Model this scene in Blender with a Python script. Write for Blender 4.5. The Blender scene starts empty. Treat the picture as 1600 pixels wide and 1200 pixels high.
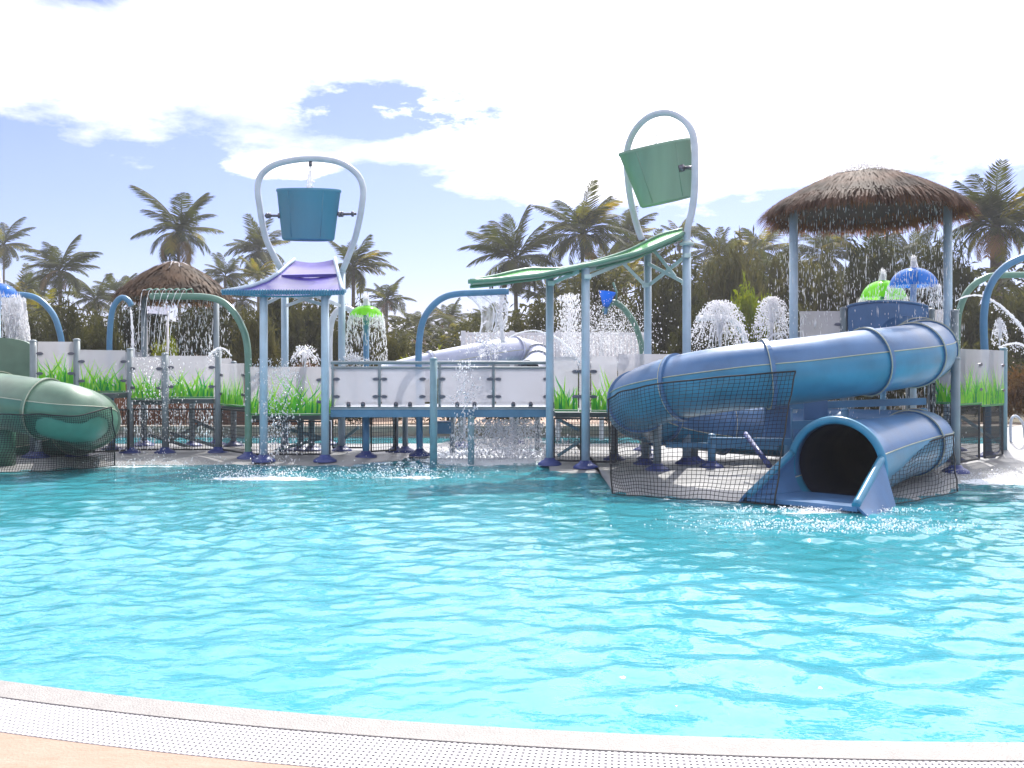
import bpy, math, random
import numpy as np
from mathutils import Vector, Matrix, Euler, noise as mnoise
random.seed(7); np.random.seed(7)
PI = math.pi
sc = bpy.context.scene
C = sc.collection

# ------------------------------------------------------------------ camera
FPX, H, Y0 = 1450.0, 1.5, 580.0          # focal length in photo pixels, eye height, horizon row
cam_d = bpy.data.cameras.new('camera'); cam = bpy.data.objects.new('camera', cam_d); C.objects.link(cam)
cam.location = (0, 0, H); cam.rotation_euler = (PI/2, 0, 0)
cam_d.sensor_width = 36.0; cam_d.lens = FPX/1600*36.0
cam_d.shift_y = -(600-Y0)/1600; cam_d.clip_start = 0.05; cam_d.clip_end = 3000
sc.camera = cam

# ------------------------------------------------------------------ light
SUN_EL, SUN_AZ = math.radians(51), math.radians(16)      # ahead of the camera, a little to the right
w = bpy.data.worlds.new('World'); sc.world = w; w.use_nodes = True
nt = w.node_tree; N = nt.nodes; L = nt.links; N.clear()
def wn(t, **k):
    n = N.new(t)
    for a, b in k.items(): setattr(n, a, b)
    return n
def mth(op, a, b=None, c=None, clamp=False):
    n = wn('ShaderNodeMath', operation=op, use_clamp=clamp)
    for i, v in enumerate((a, b, c)):
        if v is None: continue
        if isinstance(v, (int, float)): n.inputs[i].default_value = v
        else: L.new(v, n.inputs[i])
    return n.outputs[0]
out = wn('ShaderNodeOutputWorld'); bg = wn('ShaderNodeBackground'); bg.inputs[1].default_value = 0.1
L.new(bg.outputs[0], out.inputs[0])
sky = wn('ShaderNodeTexSky', sky_type='NISHITA', sun_disc=False, sun_elevation=SUN_EL, sun_rotation=SUN_AZ,
         air_density=1.0, dust_density=0.6, ozone_density=2.5)
tc = wn('ShaderNodeTexCoord'); sp = wn('ShaderNodeSeparateXYZ'); L.new(tc.outputs['Generated'], sp.inputs[0])
az = mth('ARCTAN2', sp.outputs[0], sp.outputs[1]); el = mth('ARCSINE', sp.outputs[2])
mp = wn('ShaderNodeMapping'); mp.inputs['Scale'].default_value = (1, 1, 2.6); L.new(tc.outputs['Generated'], mp.inputs[0])
nz = wn('ShaderNodeTexNoise'); nz.inputs['Scale'].default_value = 4.2; nz.inputs['Detail'].default_value = 9
nz.inputs['Roughness'].default_value = .58; nz.inputs['Distortion'].default_value = .35
L.new(mp.outputs[0], nz.inputs['Vector'])
nb = wn('ShaderNodeTexNoise'); nb.inputs['Scale'].default_value = 14; nb.inputs['Detail'].default_value = 9; nb.inputs['Roughness'].default_value = .62
L.new(mp.outputs[0], nb.inputs['Vector'])
n1 = mth('SUBTRACT', nz.outputs[0], .5)
def gauss(a0, e0, sa, se):
    x = mth('DIVIDE', mth('SUBTRACT', az, a0), sa); y = mth('DIVIDE', mth('SUBTRACT', el, e0), se)
    return mth('EXPONENT', mth('MULTIPLY', mth('ADD', mth('MULTIPLY', x, x), mth('MULTIPLY', y, y)), -1))
left = mth('MULTIPLY', az, -.085, clamp=True)
edge = mth('ADD', left, .194)
v = mth('DIVIDE', mth('SUBTRACT', el, edge), .03)
v = mth('MINIMUM', v, 1.75)
v = mth('ADD', v, mth('MULTIPLY', n1, 5.0))
nbs = mth('SUBTRACT', nb.outputs[0], .5); v = mth('ADD', v, mth('MULTIPLY', nbs, 3.2))
wob = mth('MAXIMUM', mth('ADD', mth('MULTIPLY', nbs, 5.0), 1.0), 0)
wob2 = mth('MAXIMUM', mth('ADD', mth('MULTIPLY', n1, 4.0), 1.0), 0)
v = mth('SUBTRACT', v, mth('MULTIPLY', mth('MULTIPLY', gauss(-.115, .272, .15, .034), wob), 2.9))
v = mth('SUBTRACT', v, mth('MULTIPLY', mth('MULTIPLY', gauss(-.46, .385, .20, .035), wob), 2.2))
v = mth('ADD', v, mth('MULTIPLY', mth('MULTIPLY', gauss(-.245, .209, .045, .010), wob), 4.5))
v = mth('ADD', v, mth('MULTIPLY', gauss(.32, .33, .35, .12), 2.2))
v = mth('SUBTRACT', v, mth('MULTIPLY', mth('SUBTRACT', el, .75, clamp=True), 3.0))
mask = mth('MULTIPLY', v, .62, clamp=True)
cl = wn('ShaderNodeRGB'); cl.outputs[0].default_value = (11.5, 11.3, 11.9, 1)
tint = wn('ShaderNodeMix', data_type='RGBA', blend_type='MULTIPLY'); tint.inputs[0].default_value = 1
L.new(sky.outputs[0], tint.inputs[6]); tint.inputs[7].default_value = (1.10, 1.0, 1.34, 1)
dt = wn('ShaderNodeVectorMath', operation='DOT_PRODUCT'); L.new(tc.outputs['Generated'], dt.inputs[0])
dt.inputs[1].default_value = (math.sin(SUN_AZ)*math.cos(SUN_EL), math.cos(SUN_AZ)*math.cos(SUN_EL), math.sin(SUN_EL))
glow = mth('ADD', mth('MULTIPLY', mth('POWER', mth('MAXIMUM', dt.outputs['Value'], 0), 6), 3.2), 1)      # clouds are brightest round the sun
clg = wn('ShaderNodeVectorMath', operation='SCALE'); L.new(cl.outputs[0], clg.inputs[0]); L.new(glow, clg.inputs['Scale'])
mx = wn('ShaderNodeMix', data_type='RGBA'); L.new(mask, mx.inputs[0]); L.new(tint.outputs[2], mx.inputs[6]); L.new(clg.outputs[0], mx.inputs[7])
L.new(mx.outputs[2], bg.inputs[0])

sun_d = bpy.data.lights.new('sun', 'SUN'); sun = bpy.data.objects.new('sun', sun_d); C.objects.link(sun)
sun_d.energy = 4.6; sun_d.angle = math.radians(.5); sun_d.color = (1, .955, .88)
sv = Vector((math.sin(SUN_AZ)*math.cos(SUN_EL), math.cos(SUN_AZ)*math.cos(SUN_EL), math.sin(SUN_EL)))
sun.location = sv*60; sun.rotation_euler = sv.to_track_quat('Z', 'Y').to_euler()
sc.view_settings.view_transform = 'Standard'; sc.view_settings.look = 'None'
sc.view_settings.exposure = 0.36; sc.view_settings.gamma = 1
sc.cycles.max_bounces = 10; sc.cycles.transparent_max_bounces = 24; sc.cycles.sample_clamp_indirect = 6
sc.cycles.use_denoising = True

# ------------------------------------------------------------------ placing
def P(px, py, d): return Vector(((px-800)/FPX*d, d, H-(py-Y0)/FPX*d))
def G(px, py, z=0.0):
    d = (H-z)*FPX/(py-Y0); return Vector(((px-800)/FPX*d, d, z))
def Z(py, d): return H-(py-Y0)/FPX*d
def X(px, d): return (px-800)/FPX*d

# ------------------------------------------------------------------ objects
ORG = {}
def tag(o, label=None, cat=None, group=None, kind=None):
    if label: o['label'] = label
    if cat: o['category'] = cat
    if group: o['group'] = group
    if kind: o['kind'] = kind
    return o
def thing(name, label, cat, loc=(0, 0, 0), group=None):
    o = bpy.data.objects.new(name, None); C.objects.link(o); o.location = loc
    o.empty_display_size = .2
    ORG[o.name] = Vector(loc)
    return tag(o, label, cat, group)
class MB:
    def __init__(s): s.v = []; s.f = []; s.m = []; s.sm = []
    def add(s, vs, fs, mi=0, smooth=False):
        b = len(s.v); s.v.extend([tuple(x) for x in vs])
        for f in fs:
            s.f.append([b+i for i in f]); s.m.append(mi); s.sm.append(smooth)
        return s
    def box(s, lo, hi, mi=0, bev=0.0):
        x0, y0, z0 = lo; x1, y1, z1 = hi
        if bev <= 0:
            vs = [(x0,y0,z0),(x1,y0,z0),(x1,y1,z0),(x0,y1,z0),(x0,y0,z1),(x1,y0,z1),(x1,y1,z1),(x0,y1,z1)]
            return s.add(vs, [(0,3,2,1),(4,5,6,7),(0,1,5,4),(1,2,6,5),(2,3,7,6),(3,0,4,7)], mi)
        b = bev
        rings = [(z0, b), (z0+b, 0), (z1-b, 0), (z1, b)]
        vs = []
        for z, i in rings:
            vs += [(x0+i,y0+i,z),(x1-i,y0+i,z),(x1-i,y1-i,z),(x0+i,y1-i,z)]
        fs = [(3,2,1,0),(12,13,14,15)]
        for r in range(3):
            for k in range(4): fs.append((r*4+k, r*4+(k+1)%4, r*4+4+(k+1)%4, r*4+4+k))
        return s.add(vs, fs, mi)
    def obox(s, a, b, wid, th, mi=0, up=(0,0,1)):
        a = Vector(a); b = Vector(b); t = (b-a).normalized(); u = Vector(up)
        if abs(t.dot(u)) > .98: u = Vector((0,1,0))
        sd = t.cross(u).normalized(); u = sd.cross(t)
        vs = []
        for p in (a, b):
            for i, j in ((-1,-1),(1,-1),(1,1),(-1,1)): vs.append(p+sd*wid/2*i+u*th/2*j)
        return s.add(vs, [(0,3,2,1),(4,5,6,7),(0,1,5,4),(1,2,6,5),(2,3,7,6),(3,0,4,7)], mi)
    def tube(s, pts, r, n=10, mi=0, caps=True, closed=False):
        pts = [Vector(p) for p in pts]; m = len(pts)
        rs = r if isinstance(r, (list, tuple)) else [r]*m
        vs = []; u = None
        for i, p in enumerate(pts):
            if closed: t = pts[(i+1) % m]-pts[i-1]
            else: t = pts[min(i+1, m-1)]-pts[max(i-1, 0)]
            t = t.normalized() if t.length > 1e-9 else Vector((0,0,1))
            if u is None:
                u = Vector((0,0,1)) if abs(t.z) < .9 else Vector((1,0,0))
            u = (u-t*u.dot(t)).normalized(); sd = t.cross(u)
            for k in range(n):
                a = 2*PI*k/n; vs.append(p+(sd*math.cos(a)+u*math.sin(a))*rs[i])
        fs = []
        for i in range(m if closed else m-1):
            j = (i+1) % m
            for k in range(n): fs.append((i*n+k, i*n+(k+1)%n, j*n+(k+1)%n, j*n+k))
        s.add(vs, fs, mi, True)
        if caps and not closed:
            b = len(s.v)-m*n
            s.f.append([b+k for k in range(n)][::-1]); s.m.append(mi); s.sm.append(False)
            s.f.append([b+(m-1)*n+k for k in range(n)]); s.m.append(mi); s.sm.append(False)
        return s
    def lathe(s, c, prof, n=24, mi=0, smooth=True, mat=None):
        c = Vector(c); vs = []; fs = []
        for r, z in prof:
            for k in range(n):
                a = 2*PI*k/n; q = Vector((r*math.cos(a), r*math.sin(a), z))
                if mat is not None: q = mat @ q
                vs.append(c+q)
        for i in range(len(prof)-1):
            for k in range(n): fs.append((i*n+k, i*n+(k+1)%n, i*n+n+(k+1)%n, i*n+n+k))
        return s.add(vs, fs, mi, smooth)
    def grid(s, rows, mi=0, smooth=True, thick=0.0, mi2=None):
        nr = len(rows); nc = len(rows[0])
        V_ = [[Vector(p) for p in r] for r in rows]
        def put(R, m_, flip):
            vs = [p for r in R for p in r]; fs = []
            for i in range(nr-1):
                for j in range(nc-1):
                    f = (i*nc+j, i*nc+j+1, (i+1)*nc+j+1, (i+1)*nc+j)
                    fs.append(f[::-1] if flip else f)
            s.add(vs, fs, m_, smooth)
        put(V_, mi, False)
        if thick:
            B = []
            for i in range(nr):
                br = []
                for j in range(nc):
                    a = V_[min(i+1, nr-1)][j]-V_[max(i-1, 0)][j]; b = V_[i][min(j+1, nc-1)]-V_[i][max(j-1, 0)]
                    nn = b.cross(a); nn = nn.normalized() if nn.length > 1e-9 else Vector((0,0,1))
                    br.append(V_[i][j]-nn*thick)
                B.append(br)
            put(B, mi if mi2 is None else mi2, True)
            per = [(0, j) for j in range(nc)]+[(i, nc-1) for i in range(1, nr)]+[(nr-1, j) for j in range(nc-2, -1, -1)]+[(i, 0) for i in range(nr-2, 0, -1)]
            vs = [V_[i][j] for i, j in per]+[B[i][j] for i, j in per]; k = len(per)
            s.add(vs, [(a, (a+1) % k, k+(a+1) % k, k+a) for a in range(k)], mi if mi2 is None else mi2)
        return s
    def mesh(s, name, mats, org=Vector((0,0,0))):
        me = bpy.data.meshes.new(name)
        me.from_pydata([(x-org[0], y-org[1], z-org[2]) for x, y, z in s.v], [], s.f)
        mats = mats if isinstance(mats, (list, tuple)) else [mats]
        for m_ in mats: me.materials.append(m_)
        me.polygons.foreach_set('material_index', s.m); me.polygons.foreach_set('use_smooth', s.sm)
        me.update(); return me
    def build(s, name, mats, parent=None, **tg):
        org = Vector((0,0,0))
        if parent is not None: org = ORG[parent.name]
        o = bpy.data.objects.new(name, s.mesh(name, mats, org)); C.objects.link(o)
        if parent is not None: o.parent = parent
        ORG[o.name] = org
        return tag(o, **tg)
def solo(name, mb, mats, label, cat, loc, group=None, kind=None):
    loc = Vector(loc)
    o = bpy.data.objects.new(name, mb.mesh(name, mats, loc)); C.objects.link(o); o.location = loc
    ORG[o.name] = loc
    return tag(o, label, cat, group, kind)
def link(name, me, parent=None, M=None, **tg):
    o = bpy.data.objects.new(name, me); C.objects.link(o); o.parent = parent
    if M is not None: o.matrix_local = M
    return tag(o, **tg)
def spline(pts, n=8):
    pts = [Vector(p) for p in pts]; q = [pts[0]*2-pts[1]]+pts+[pts[-1]*2-pts[-2]]; o = []
    for i in range(1, len(q)-2):
        a, b, c, d = q[i-1], q[i], q[i+1], q[i+2]
        for k in range(n):
            t = k/n
            o.append(.5*((2*b)+(c-a)*t+(2*a-5*b+4*c-d)*t*t+(3*b-a-3*c+d)*t**3))
    o.append(pts[-1]); return o
def R(a, b): return random.uniform(a, b)

# ------------------------------------------------------------------ materials
def newmat(name):
    m = bpy.data.materials.new(name); m.use_nodes = True
    return m, m.node_tree.nodes, m.node_tree.links
def pm(name, col, rough=.5, metal=0.0, var=.12, scale=6, bump=.0, bscale=60, coat=0.0, rnd=0.0, streak=False):
    m, n, l = newmat(name); b = n['Principled BSDF']
    b.inputs['Roughness'].default_value = rough; b.inputs['Metallic'].default_value = metal
    b.inputs['Coat Weight'].default_value = coat; b.inputs['Coat Roughness'].default_value = .15
    t = n.new('ShaderNodeTexCoord'); mp_ = n.new('ShaderNodeMapping'); l.new(t.outputs['Object'], mp_.inputs[0])
    if streak: mp_.inputs['Scale'].default_value = (1, 1, .12)
    ns = n.new('ShaderNodeTexNoise'); ns.inputs['Scale'].default_value = scale; ns.inputs['Detail'].default_value = 6
    l.new(mp_.outputs[0], ns.inputs['Vector'])
    cr = n.new('ShaderNodeValToRGB'); l.new(ns.outputs[0], cr.inputs[0])
    cr.color_ramp.elements[0].position = .3; cr.color_ramp.elements[1].position = .72
    cr.color_ramp.elements[0].color = tuple(max(0, c*(1-var)) for c in col)+(1,)
    cr.color_ramp.elements[1].color = tuple(min(1, c*(1+var)) for c in col)+(1,)
    src = cr.outputs[0]
    if rnd:
        oi = n.new('ShaderNodeObjectInfo'); hs = n.new('ShaderNodeHueSaturation')
        mr = n.new('ShaderNodeMapRange'); l.new(oi.outputs['Random'], mr.inputs[0]); mr.inputs[3].default_value = 1-rnd; mr.inputs[4].default_value = 1+rnd
        l.new(mr.outputs[0], hs.inputs['Value']); l.new(src, hs.inputs['Color']); src = hs.outputs[0]
    l.new(src, b.inputs['Base Color'])
    rr = n.new('ShaderNodeMapRange'); l.new(ns.outputs[0], rr.inputs[0]); rr.inputs[3].default_value = max(.02, rough-.1); rr.inputs[4].default_value = min(1, rough+.12)
    l.new(rr.outputs[0], b.inputs['Roughness'])
    if bump:
        nb_ = n.new('ShaderNodeTexNoise'); nb_.inputs['Scale'].default_value = bscale; nb_.inputs['Detail'].default_value = 4; l.new(t.outputs['Object'], nb_.inputs['Vector'])
        bp = n.new('ShaderNodeBump'); bp.inputs['Strength'].default_value = bump; bp.inputs['Distance'].default_value = .02
        l.new(nb_.outputs[0], bp.inputs['Height']); l.new(bp.outputs[0], b.inputs['Normal'])
    return m
def leafmat(name, c0, c1, tr=.45, rnd=.25, rough=.5):
    m, n, l = newmat(name); n.remove(n['Principled BSDF']); o = n['Material Output']
    t = n.new('ShaderNodeTexCoord'); ns = n.new('ShaderNodeTexNoise'); ns.inputs['Scale'].default_value = 2.5; ns.inputs['Detail'].default_value = 5
    l.new(t.outputs['Object'], ns.inputs['Vector'])
    cr = n.new('ShaderNodeValToRGB'); l.new(ns.outputs[0], cr.inputs[0]); cr.color_ramp.elements[0].position = .35; cr.color_ramp.elements[1].position = .68
    cr.color_ramp.elements[0].color = c0+(1,); cr.color_ramp.elements[1].color = c1+(1,)
    oi = n.new('ShaderNodeObjectInfo'); hs = n.new('ShaderNodeHueSaturation'); mr = n.new('ShaderNodeMapRange')
    l.new(oi.outputs['Random'], mr.inputs[0]); mr.inputs[3].default_value = 1-rnd; mr.inputs[4].default_value = 1+rnd
    l.new(mr.outputs[0], hs.inputs['Value']); l.new(cr.outputs[0], hs.inputs['Color'])
    mh = n.new('ShaderNodeMapRange'); l.new(oi.outputs['Random'], mh.inputs[0]); mh.inputs[3].default_value = .52; mh.inputs[4].default_value = .485; l.new(mh.outputs[0], hs.inputs['Hue'])
    d = n.new('ShaderNodeBsdfPrincipled'); d.inputs['Roughness'].default_value = rough; d.inputs['Specular IOR Level'].default_value = .2; l.new(hs.outputs[0], d.inputs['Base Color'])
    tl = n.new('ShaderNodeBsdfTranslucent'); h2 = n.new('ShaderNodeHueSaturation'); h2.inputs['Hue'].default_value = .485; h2.inputs['Saturation'].default_value = 1.15; h2.inputs['Value'].default_value = 1.7
    l.new(hs.outputs[0], h2.inputs['Color']); l.new(h2.outputs[0], tl.inputs[0])
    mx_ = n.new('ShaderNodeMixShader'); mx_.inputs[0].default_value = tr; l.new(d.outputs[0], mx_.inputs[1]); l.new(tl.outputs[0], mx_.inputs[2]); l.new(mx_.outputs[0], o.inputs[0])
    return m
def veil(name, col, transp, transl=.5, rough=.3, tcol=(1,1,1), nscale=0, nvar=.25):
    """thin translucent sheet: some light straight through, the rest scattered"""
    m, n, l = newmat(name); b = n['Principled BSDF']; o = n['Material Output']
    b.inputs['Base Color'].default_value = col+(1,); b.inputs['Roughness'].default_value = rough
    tl = n.new('ShaderNodeBsdfTranslucent'); tl.inputs[0].default_value = col+(1,)
    a = n.new('ShaderNodeMixShader'); a.inputs[0].default_value = transl; l.new(b.outputs[0], a.inputs[1]); l.new(tl.outputs[0], a.inputs[2])
    tp = n.new('ShaderNodeBsdfTransparent'); tp.inputs[0].default_value = tcol+(1,)
    c = n.new('ShaderNodeMixShader'); c.inputs[0].default_value = transp; l.new(a.outputs[0], c.inputs[1]); l.new(tp.outputs[0], c.inputs[2])
    if nscale:
        t = n.new('ShaderNodeTexCoord'); mp_ = n.new('ShaderNodeMapping'); mp_.inputs['Scale'].default_value = (1, 1, .3); l.new(t.outputs['Object'], mp_.inputs[0])
        ns = n.new('ShaderNodeTexNoise'); ns.inputs['Scale'].default_value = nscale; ns.inputs['Detail'].default_value = 5; l.new(mp_.outputs[0], ns.inputs['Vector'])
        mr = n.new('ShaderNodeMapRange'); mr.inputs[1].default_value = .35; mr.inputs[2].default_value = .65; mr.inputs[3].default_value = transp-nvar; mr.inputs[4].default_value = min(.98, transp+nvar)
        l.new(ns.outputs[0], mr.inputs[0]); l.new(mr.outputs[0], c.inputs[0])
    l.new(c.outputs[0], o.inputs[0]); return m
M = {}
M['post'] = pm('pale_blue_post_paint', (.38,.50,.60), .38, var=.1, scale=5, bump=.03)
M['post_grey'] = pm('grey_post_paint', (.20,.245,.27), .4, var=.12, scale=5, bump=.03)
M['post_teal'] = pm('teal_grey_paint', (.17,.29,.34), .4, var=.1)
M['flange'] = pm('violet_blue_plastic', (.035,.055,.20), .4, var=.15)
M['blue_up'] = pm('blue_fibreglass', (.068,.162,.325), .36, var=.2, scale=3, bump=.05, bscale=14, coat=.12)
M['blue_low'] = pm('lit_teal_fibreglass', (.035,.205,.34), .34, var=.2, scale=3, bump=.05, bscale=14, coat=.12)  # teal painted in for daylight coming through the translucent lower shell
M['green_up'] = pm('green_fibreglass', (.12,.20,.14), .4, var=.22, scale=3, bump=.05, bscale=14, coat=.08)
M['green_low'] = pm('sea_green_fibreglass', (.06,.18,.125), .4, var=.22, scale=3, bump=.05, bscale=14, coat=.08)
M['white_fg'] = pm('lavender_white_fibreglass', (.42,.45,.58), .25, var=.08, scale=3, coat=.4)
M['seam'] = pm('cream_seam', (.42,.43,.33), .5, var=.1)
M['hoop'] = pm('pale_grey_paint', (.50,.55,.62), .38, var=.08)
M['hoop_mint'] = pm('pale_mint_paint', (.48,.60,.58), .38, var=.08)
M['arch_blue'] = pm('blue_pipe_paint', (.075,.21,.36), .35, var=.12)
M['arch_green'] = pm('green_pipe_paint', (.12,.24,.18), .35, var=.12)
M['arch_white'] = pm('white_pipe_paint', (.6,.63,.68), .35, var=.08)
M['bucket_blue'] = pm('blue_bucket_shell', (.045,.215,.33), .3, var=.12, scale=2.5, bump=.05, bscale=10, streak=True, coat=.25)
M['bucket_green'] = pm('green_bucket_shell', (.19,.32,.235), .4, var=.2, scale=2.5, bump=.05, bscale=10, streak=True, coat=.25)
M['tray_violet'] = pm('violet_tray', (.055,.035,.32), .34, var=.3, scale=3, bump=.08, bscale=8, coat=.15)
M['tray_blue'] = pm('blue_tray_edge', (.05,.22,.34), .3, var=.12)
M['tray_green'] = pm('green_tray', (.13,.30,.20), .3, var=.15, scale=3, bump=.05, bscale=8, coat=.3)
M['tray_bright'] = pm('bright_green_tray', (.13,.42,.12), .22, var=.15, coat=.5)
M['steel'] = pm('dark_steel', (.13,.13,.16), .35, metal=.7, var=.1)
M['black'] = pm('black_rope', (.012,.013,.014), .75, var=.2)
M['bars'] = pm('dark_fence_paint', (.022,.024,.028), .6, var=.2)
M['frost'] = veil('frosted_panel', (.60,.59,.62), .46, .5, .35, nscale=1.3, nvar=.10)
M['frost_clear'] = veil('clear_frosted_panel', (.50,.50,.55), .52, .5, .3)
M['g1'] = veil('grass_print_lime', (.40,.80,.07), .05, .55, .4)
M['g2'] = veil('grass_print_green', (.16,.66,.05), .05, .55, .4)
M['g3'] = veil('grass_print_deep', (.02,.38,.08), .05, .5, .4)
M['green_edge'] = pm('green_panel_edge', (.03,.22,.05), .5)
M['deck_side'] = pm('blue_deck_beam', (.085,.21,.34), .42, var=.12)
M['deck_top'] = pm('pale_deck', (.42,.45,.50), .6, var=.15, bump=.2)
M['deck_dark'] = pm('dark_deck', (.06,.08,.09), .6, var=.2)
M['cap_green'] = veil('lime_cap', (.28,.80,.03), .10, .6, .12)
M['cap_blue'] = veil('blue_cap', (.03,.22,.70), .10, .5, .12)
M['water_white'] = veil('aerated_water', (.93,.93,.96), .12, .5, .08)
M['water_sheet'] = veil('falling_sheet', (.82,.83,.86), .62, .35, .05, nscale=9)
M['mist'] = veil('mist_drops', (.95,.95,.97), .15, .5, .2)
M['concrete'] = pm('wet_pale_concrete', (.27,.27,.272), .4, var=.22, scale=1.6, bump=.15, bscale=25)
M['coping'] = pm('white_coping', (.30,.283,.27), .6, var=.10, scale=14, bump=.5, bscale=110)
M['grate'] = pm('white_grate_plastic', (.42,.41,.43), .45, var=.05, rnd=.05)
M['gutter'] = pm('pale_gutter_plastic', (.42,.42,.45), .7, var=.15)  # one even light grey for the channel floor
M['ground'] = pm('garden_soil', (.10,.085,.05), .9, var=.4, scale=.8, bump=.5, bscale=6)
M['kerb'] = pm('sandy_kerb', (.25,.22,.18), .7, var=.2, scale=3, bump=.3)
M['poolwall'] = pm('pool_plaster', (.32,.46,.56), .6, var=.06, scale=1.2)
M['trunk'] = pm('palm_bark', (.14,.11,.085), .9, var=.35, scale=7, bump=.8, bscale=18)
M['wood'] = pm('brown_boards', (.17,.07,.035), .75, var=.3, scale=5, bump=.3, streak=True, rnd=.15)
M['white_paint'] = pm('white_fence_paint', (.68,.66,.68), .5, var=.07)
M['frond'] = leafmat('palm_frond', (.022,.029,.009), (.070,.082,.016), .40, .25, .62)
M['frond_y'] = leafmat('yellowing_frond', (.10,.13,.018), (.20,.17,.025), .5)
M['frond_d'] = leafmat('dry_frond', (.17,.10,.04), (.28,.17,.07), .3)
M['leaf'] = leafmat('shrub_leaf', (.030,.034,.014), (.078,.078,.026), .38, .4, .75)
M['leaf_y'] = leafmat('painted_sun_shrub_leaf', (.11,.16,.015), (.24,.24,.03), .45, .2)  # lighter yellow copy of the shrub leaf, with sunlight put into the colour
M['leaf_r'] = leafmat('russet_shrub_leaf', (.10,.045,.022), (.20,.11,.04), .3, .25)
M['thatch'] = leafmat('dry_thatch', (.060,.038,.026), (.185,.112,.070), .36, .05, .65)
M['fringe'] = leafmat('thatch_fringe_glow', (.13,.075,.035), (.27,.155,.06), .5, .05, .7)  # oranger than the roof strands: light glowing through is put into the colour
M['thatch_core'] = pm('thatch_underlay', (.07,.045,.03), .9, var=.3, bump=.5)
M['thatch_glint'] = pm('wet_glint_tip', (.30,.26,.25), .25, var=.4, scale=30)  # pale tone paints the white glints on the wet apex

# tan deck: sandy concrete with darker trowel streaks
m, n, l = newmat('sandy_deck'); b = n['Principled BSDF']; b.inputs['Roughness'].default_value = .75
t = n.new('ShaderNodeTexCoord'); mp_ = n.new('ShaderNodeMapping'); mp_.inputs['Scale'].default_value = (1.2, 4, 1); mp_.inputs['Rotation'].default_value = (0, 0, .3); l.new(t.outputs['Object'], mp_.inputs[0])
ns = n.new('ShaderNodeTexNoise'); ns.inputs['Scale'].default_value = 3.2; ns.inputs['Detail'].default_value = 14; ns.inputs['Roughness'].default_value = .78; l.new(mp_.outputs[0], ns.inputs['Vector'])
cr = n.new('ShaderNodeValToRGB'); l.new(ns.outputs[0], cr.inputs[0]); e = cr.color_ramp.elements
e[0].position = .3; e[0].color = (.30,.195,.135,1); e[1].position = .6; e[1].color = (.37,.262,.20,1)
e2 = cr.color_ramp.elements.new(.75); e2.color = (.42,.32,.26,1)
l.new(cr.outputs[0], b.inputs['Base Color']); n2 = n.new('ShaderNodeTexNoise'); n2.inputs['Scale'].default_value = 70; l.new(t.outputs['Object'], n2.inputs['Vector'])
bp = n.new('ShaderNodeBump'); bp.inputs['Strength'].default_value = .35; bp.inputs['Distance'].default_value = .01; l.new(n2.outputs[0], bp.inputs['Height']); l.new(bp.outputs[0], b.inputs['Normal'])
M['deck'] = m

# water: fresnel reflection over a tinted clear body, foam where falling water breaks it
FOAM = [(410, 748, 1.0, .30, 1.35), (215, 729, 1.3, .18, .9), (640, 746, .9, .3, .9), (765, 713, 1.2, 1.5, 2.4), (880, 760, .7, .3, .45),
        (1290, 801, .75, .10, 1.2), (1580, 752, 1.3, .7, 1.2), (1255, 800, .5, .1, .9)]
m, n, l = newmat('pool_water'); n.remove(n['Principled BSDF']); o = n['Material Output']
def q(op, a, b_=None, clamp=False):
    k = n.new('ShaderNodeMath'); k.operation = op; k.use_clamp = clamp
    for i, v_ in enumerate((a, b_)):
        if v_ is None: continue
        if isinstance(v_, (int, float)): k.inputs[i].default_value = v_
        else: l.new(v_, k.inputs[i])
    return k.outputs[0]
ge = n.new('ShaderNodeNewGeometry'); se = n.new('ShaderNodeSeparateXYZ'); l.new(ge.outputs['Position'], se.inputs[0])
def wnoise(scale, detail=3, rough=.5, dist=0.0, sx=1.0):
    mm = n.new('ShaderNodeMapping'); mm.inputs['Scale'].default_value = (sx, 1, 1); l.new(ge.outputs['Position'], mm.inputs[0])
    k = n.new('ShaderNodeTexNoise'); k.inputs['Scale'].default_value = scale; k.inputs['Detail'].default_value = detail; k.inputs['Roughness'].default_value = rough; k.inputs['Distortion'].default_value = dist
    l.new(mm.outputs[0], k.inputs['Vector']); return k.outputs[0], k.outputs[1]
bump_h, _ = wnoise(9, 3, .55, .3, .7)
bp = n.new('ShaderNodeBump'); bp.inputs['Strength'].default_value = .35; bp.inputs['Distance'].default_value = .022; l.new(bump_h, bp.inputs['Height'])
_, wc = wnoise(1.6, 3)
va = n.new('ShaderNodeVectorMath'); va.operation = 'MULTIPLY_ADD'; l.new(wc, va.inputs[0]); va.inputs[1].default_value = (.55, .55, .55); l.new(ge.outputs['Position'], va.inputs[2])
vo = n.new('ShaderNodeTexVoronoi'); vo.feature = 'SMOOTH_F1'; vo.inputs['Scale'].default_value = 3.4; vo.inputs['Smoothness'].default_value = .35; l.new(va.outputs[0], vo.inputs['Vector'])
painted_caustic = q('POWER', vo.outputs[0], 2.2)  # web of caustic light painted into the clear tint of the water
cr = n.new('ShaderNodeValToRGB'); l.new(painted_caustic, cr.inputs[0]); e = cr.color_ramp.elements
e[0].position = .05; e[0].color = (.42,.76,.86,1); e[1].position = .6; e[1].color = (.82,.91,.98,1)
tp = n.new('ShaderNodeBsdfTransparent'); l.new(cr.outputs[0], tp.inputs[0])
gl = n.new('ShaderNodeBsdfGlossy'); gl.inputs['Roughness'].default_value = .035; l.new(bp.outputs[0], gl.inputs['Normal'])
sc_ = n.new('ShaderNodeBsdfDiffuse'); sc_.inputs[0].default_value = (.09, .53, .62, 1)
body = n.new('ShaderNodeMixShader'); body.inputs[0].default_value = .46; l.new(tp.outputs[0], body.inputs[1]); l.new(sc_.outputs[0], body.inputs[2])
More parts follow.
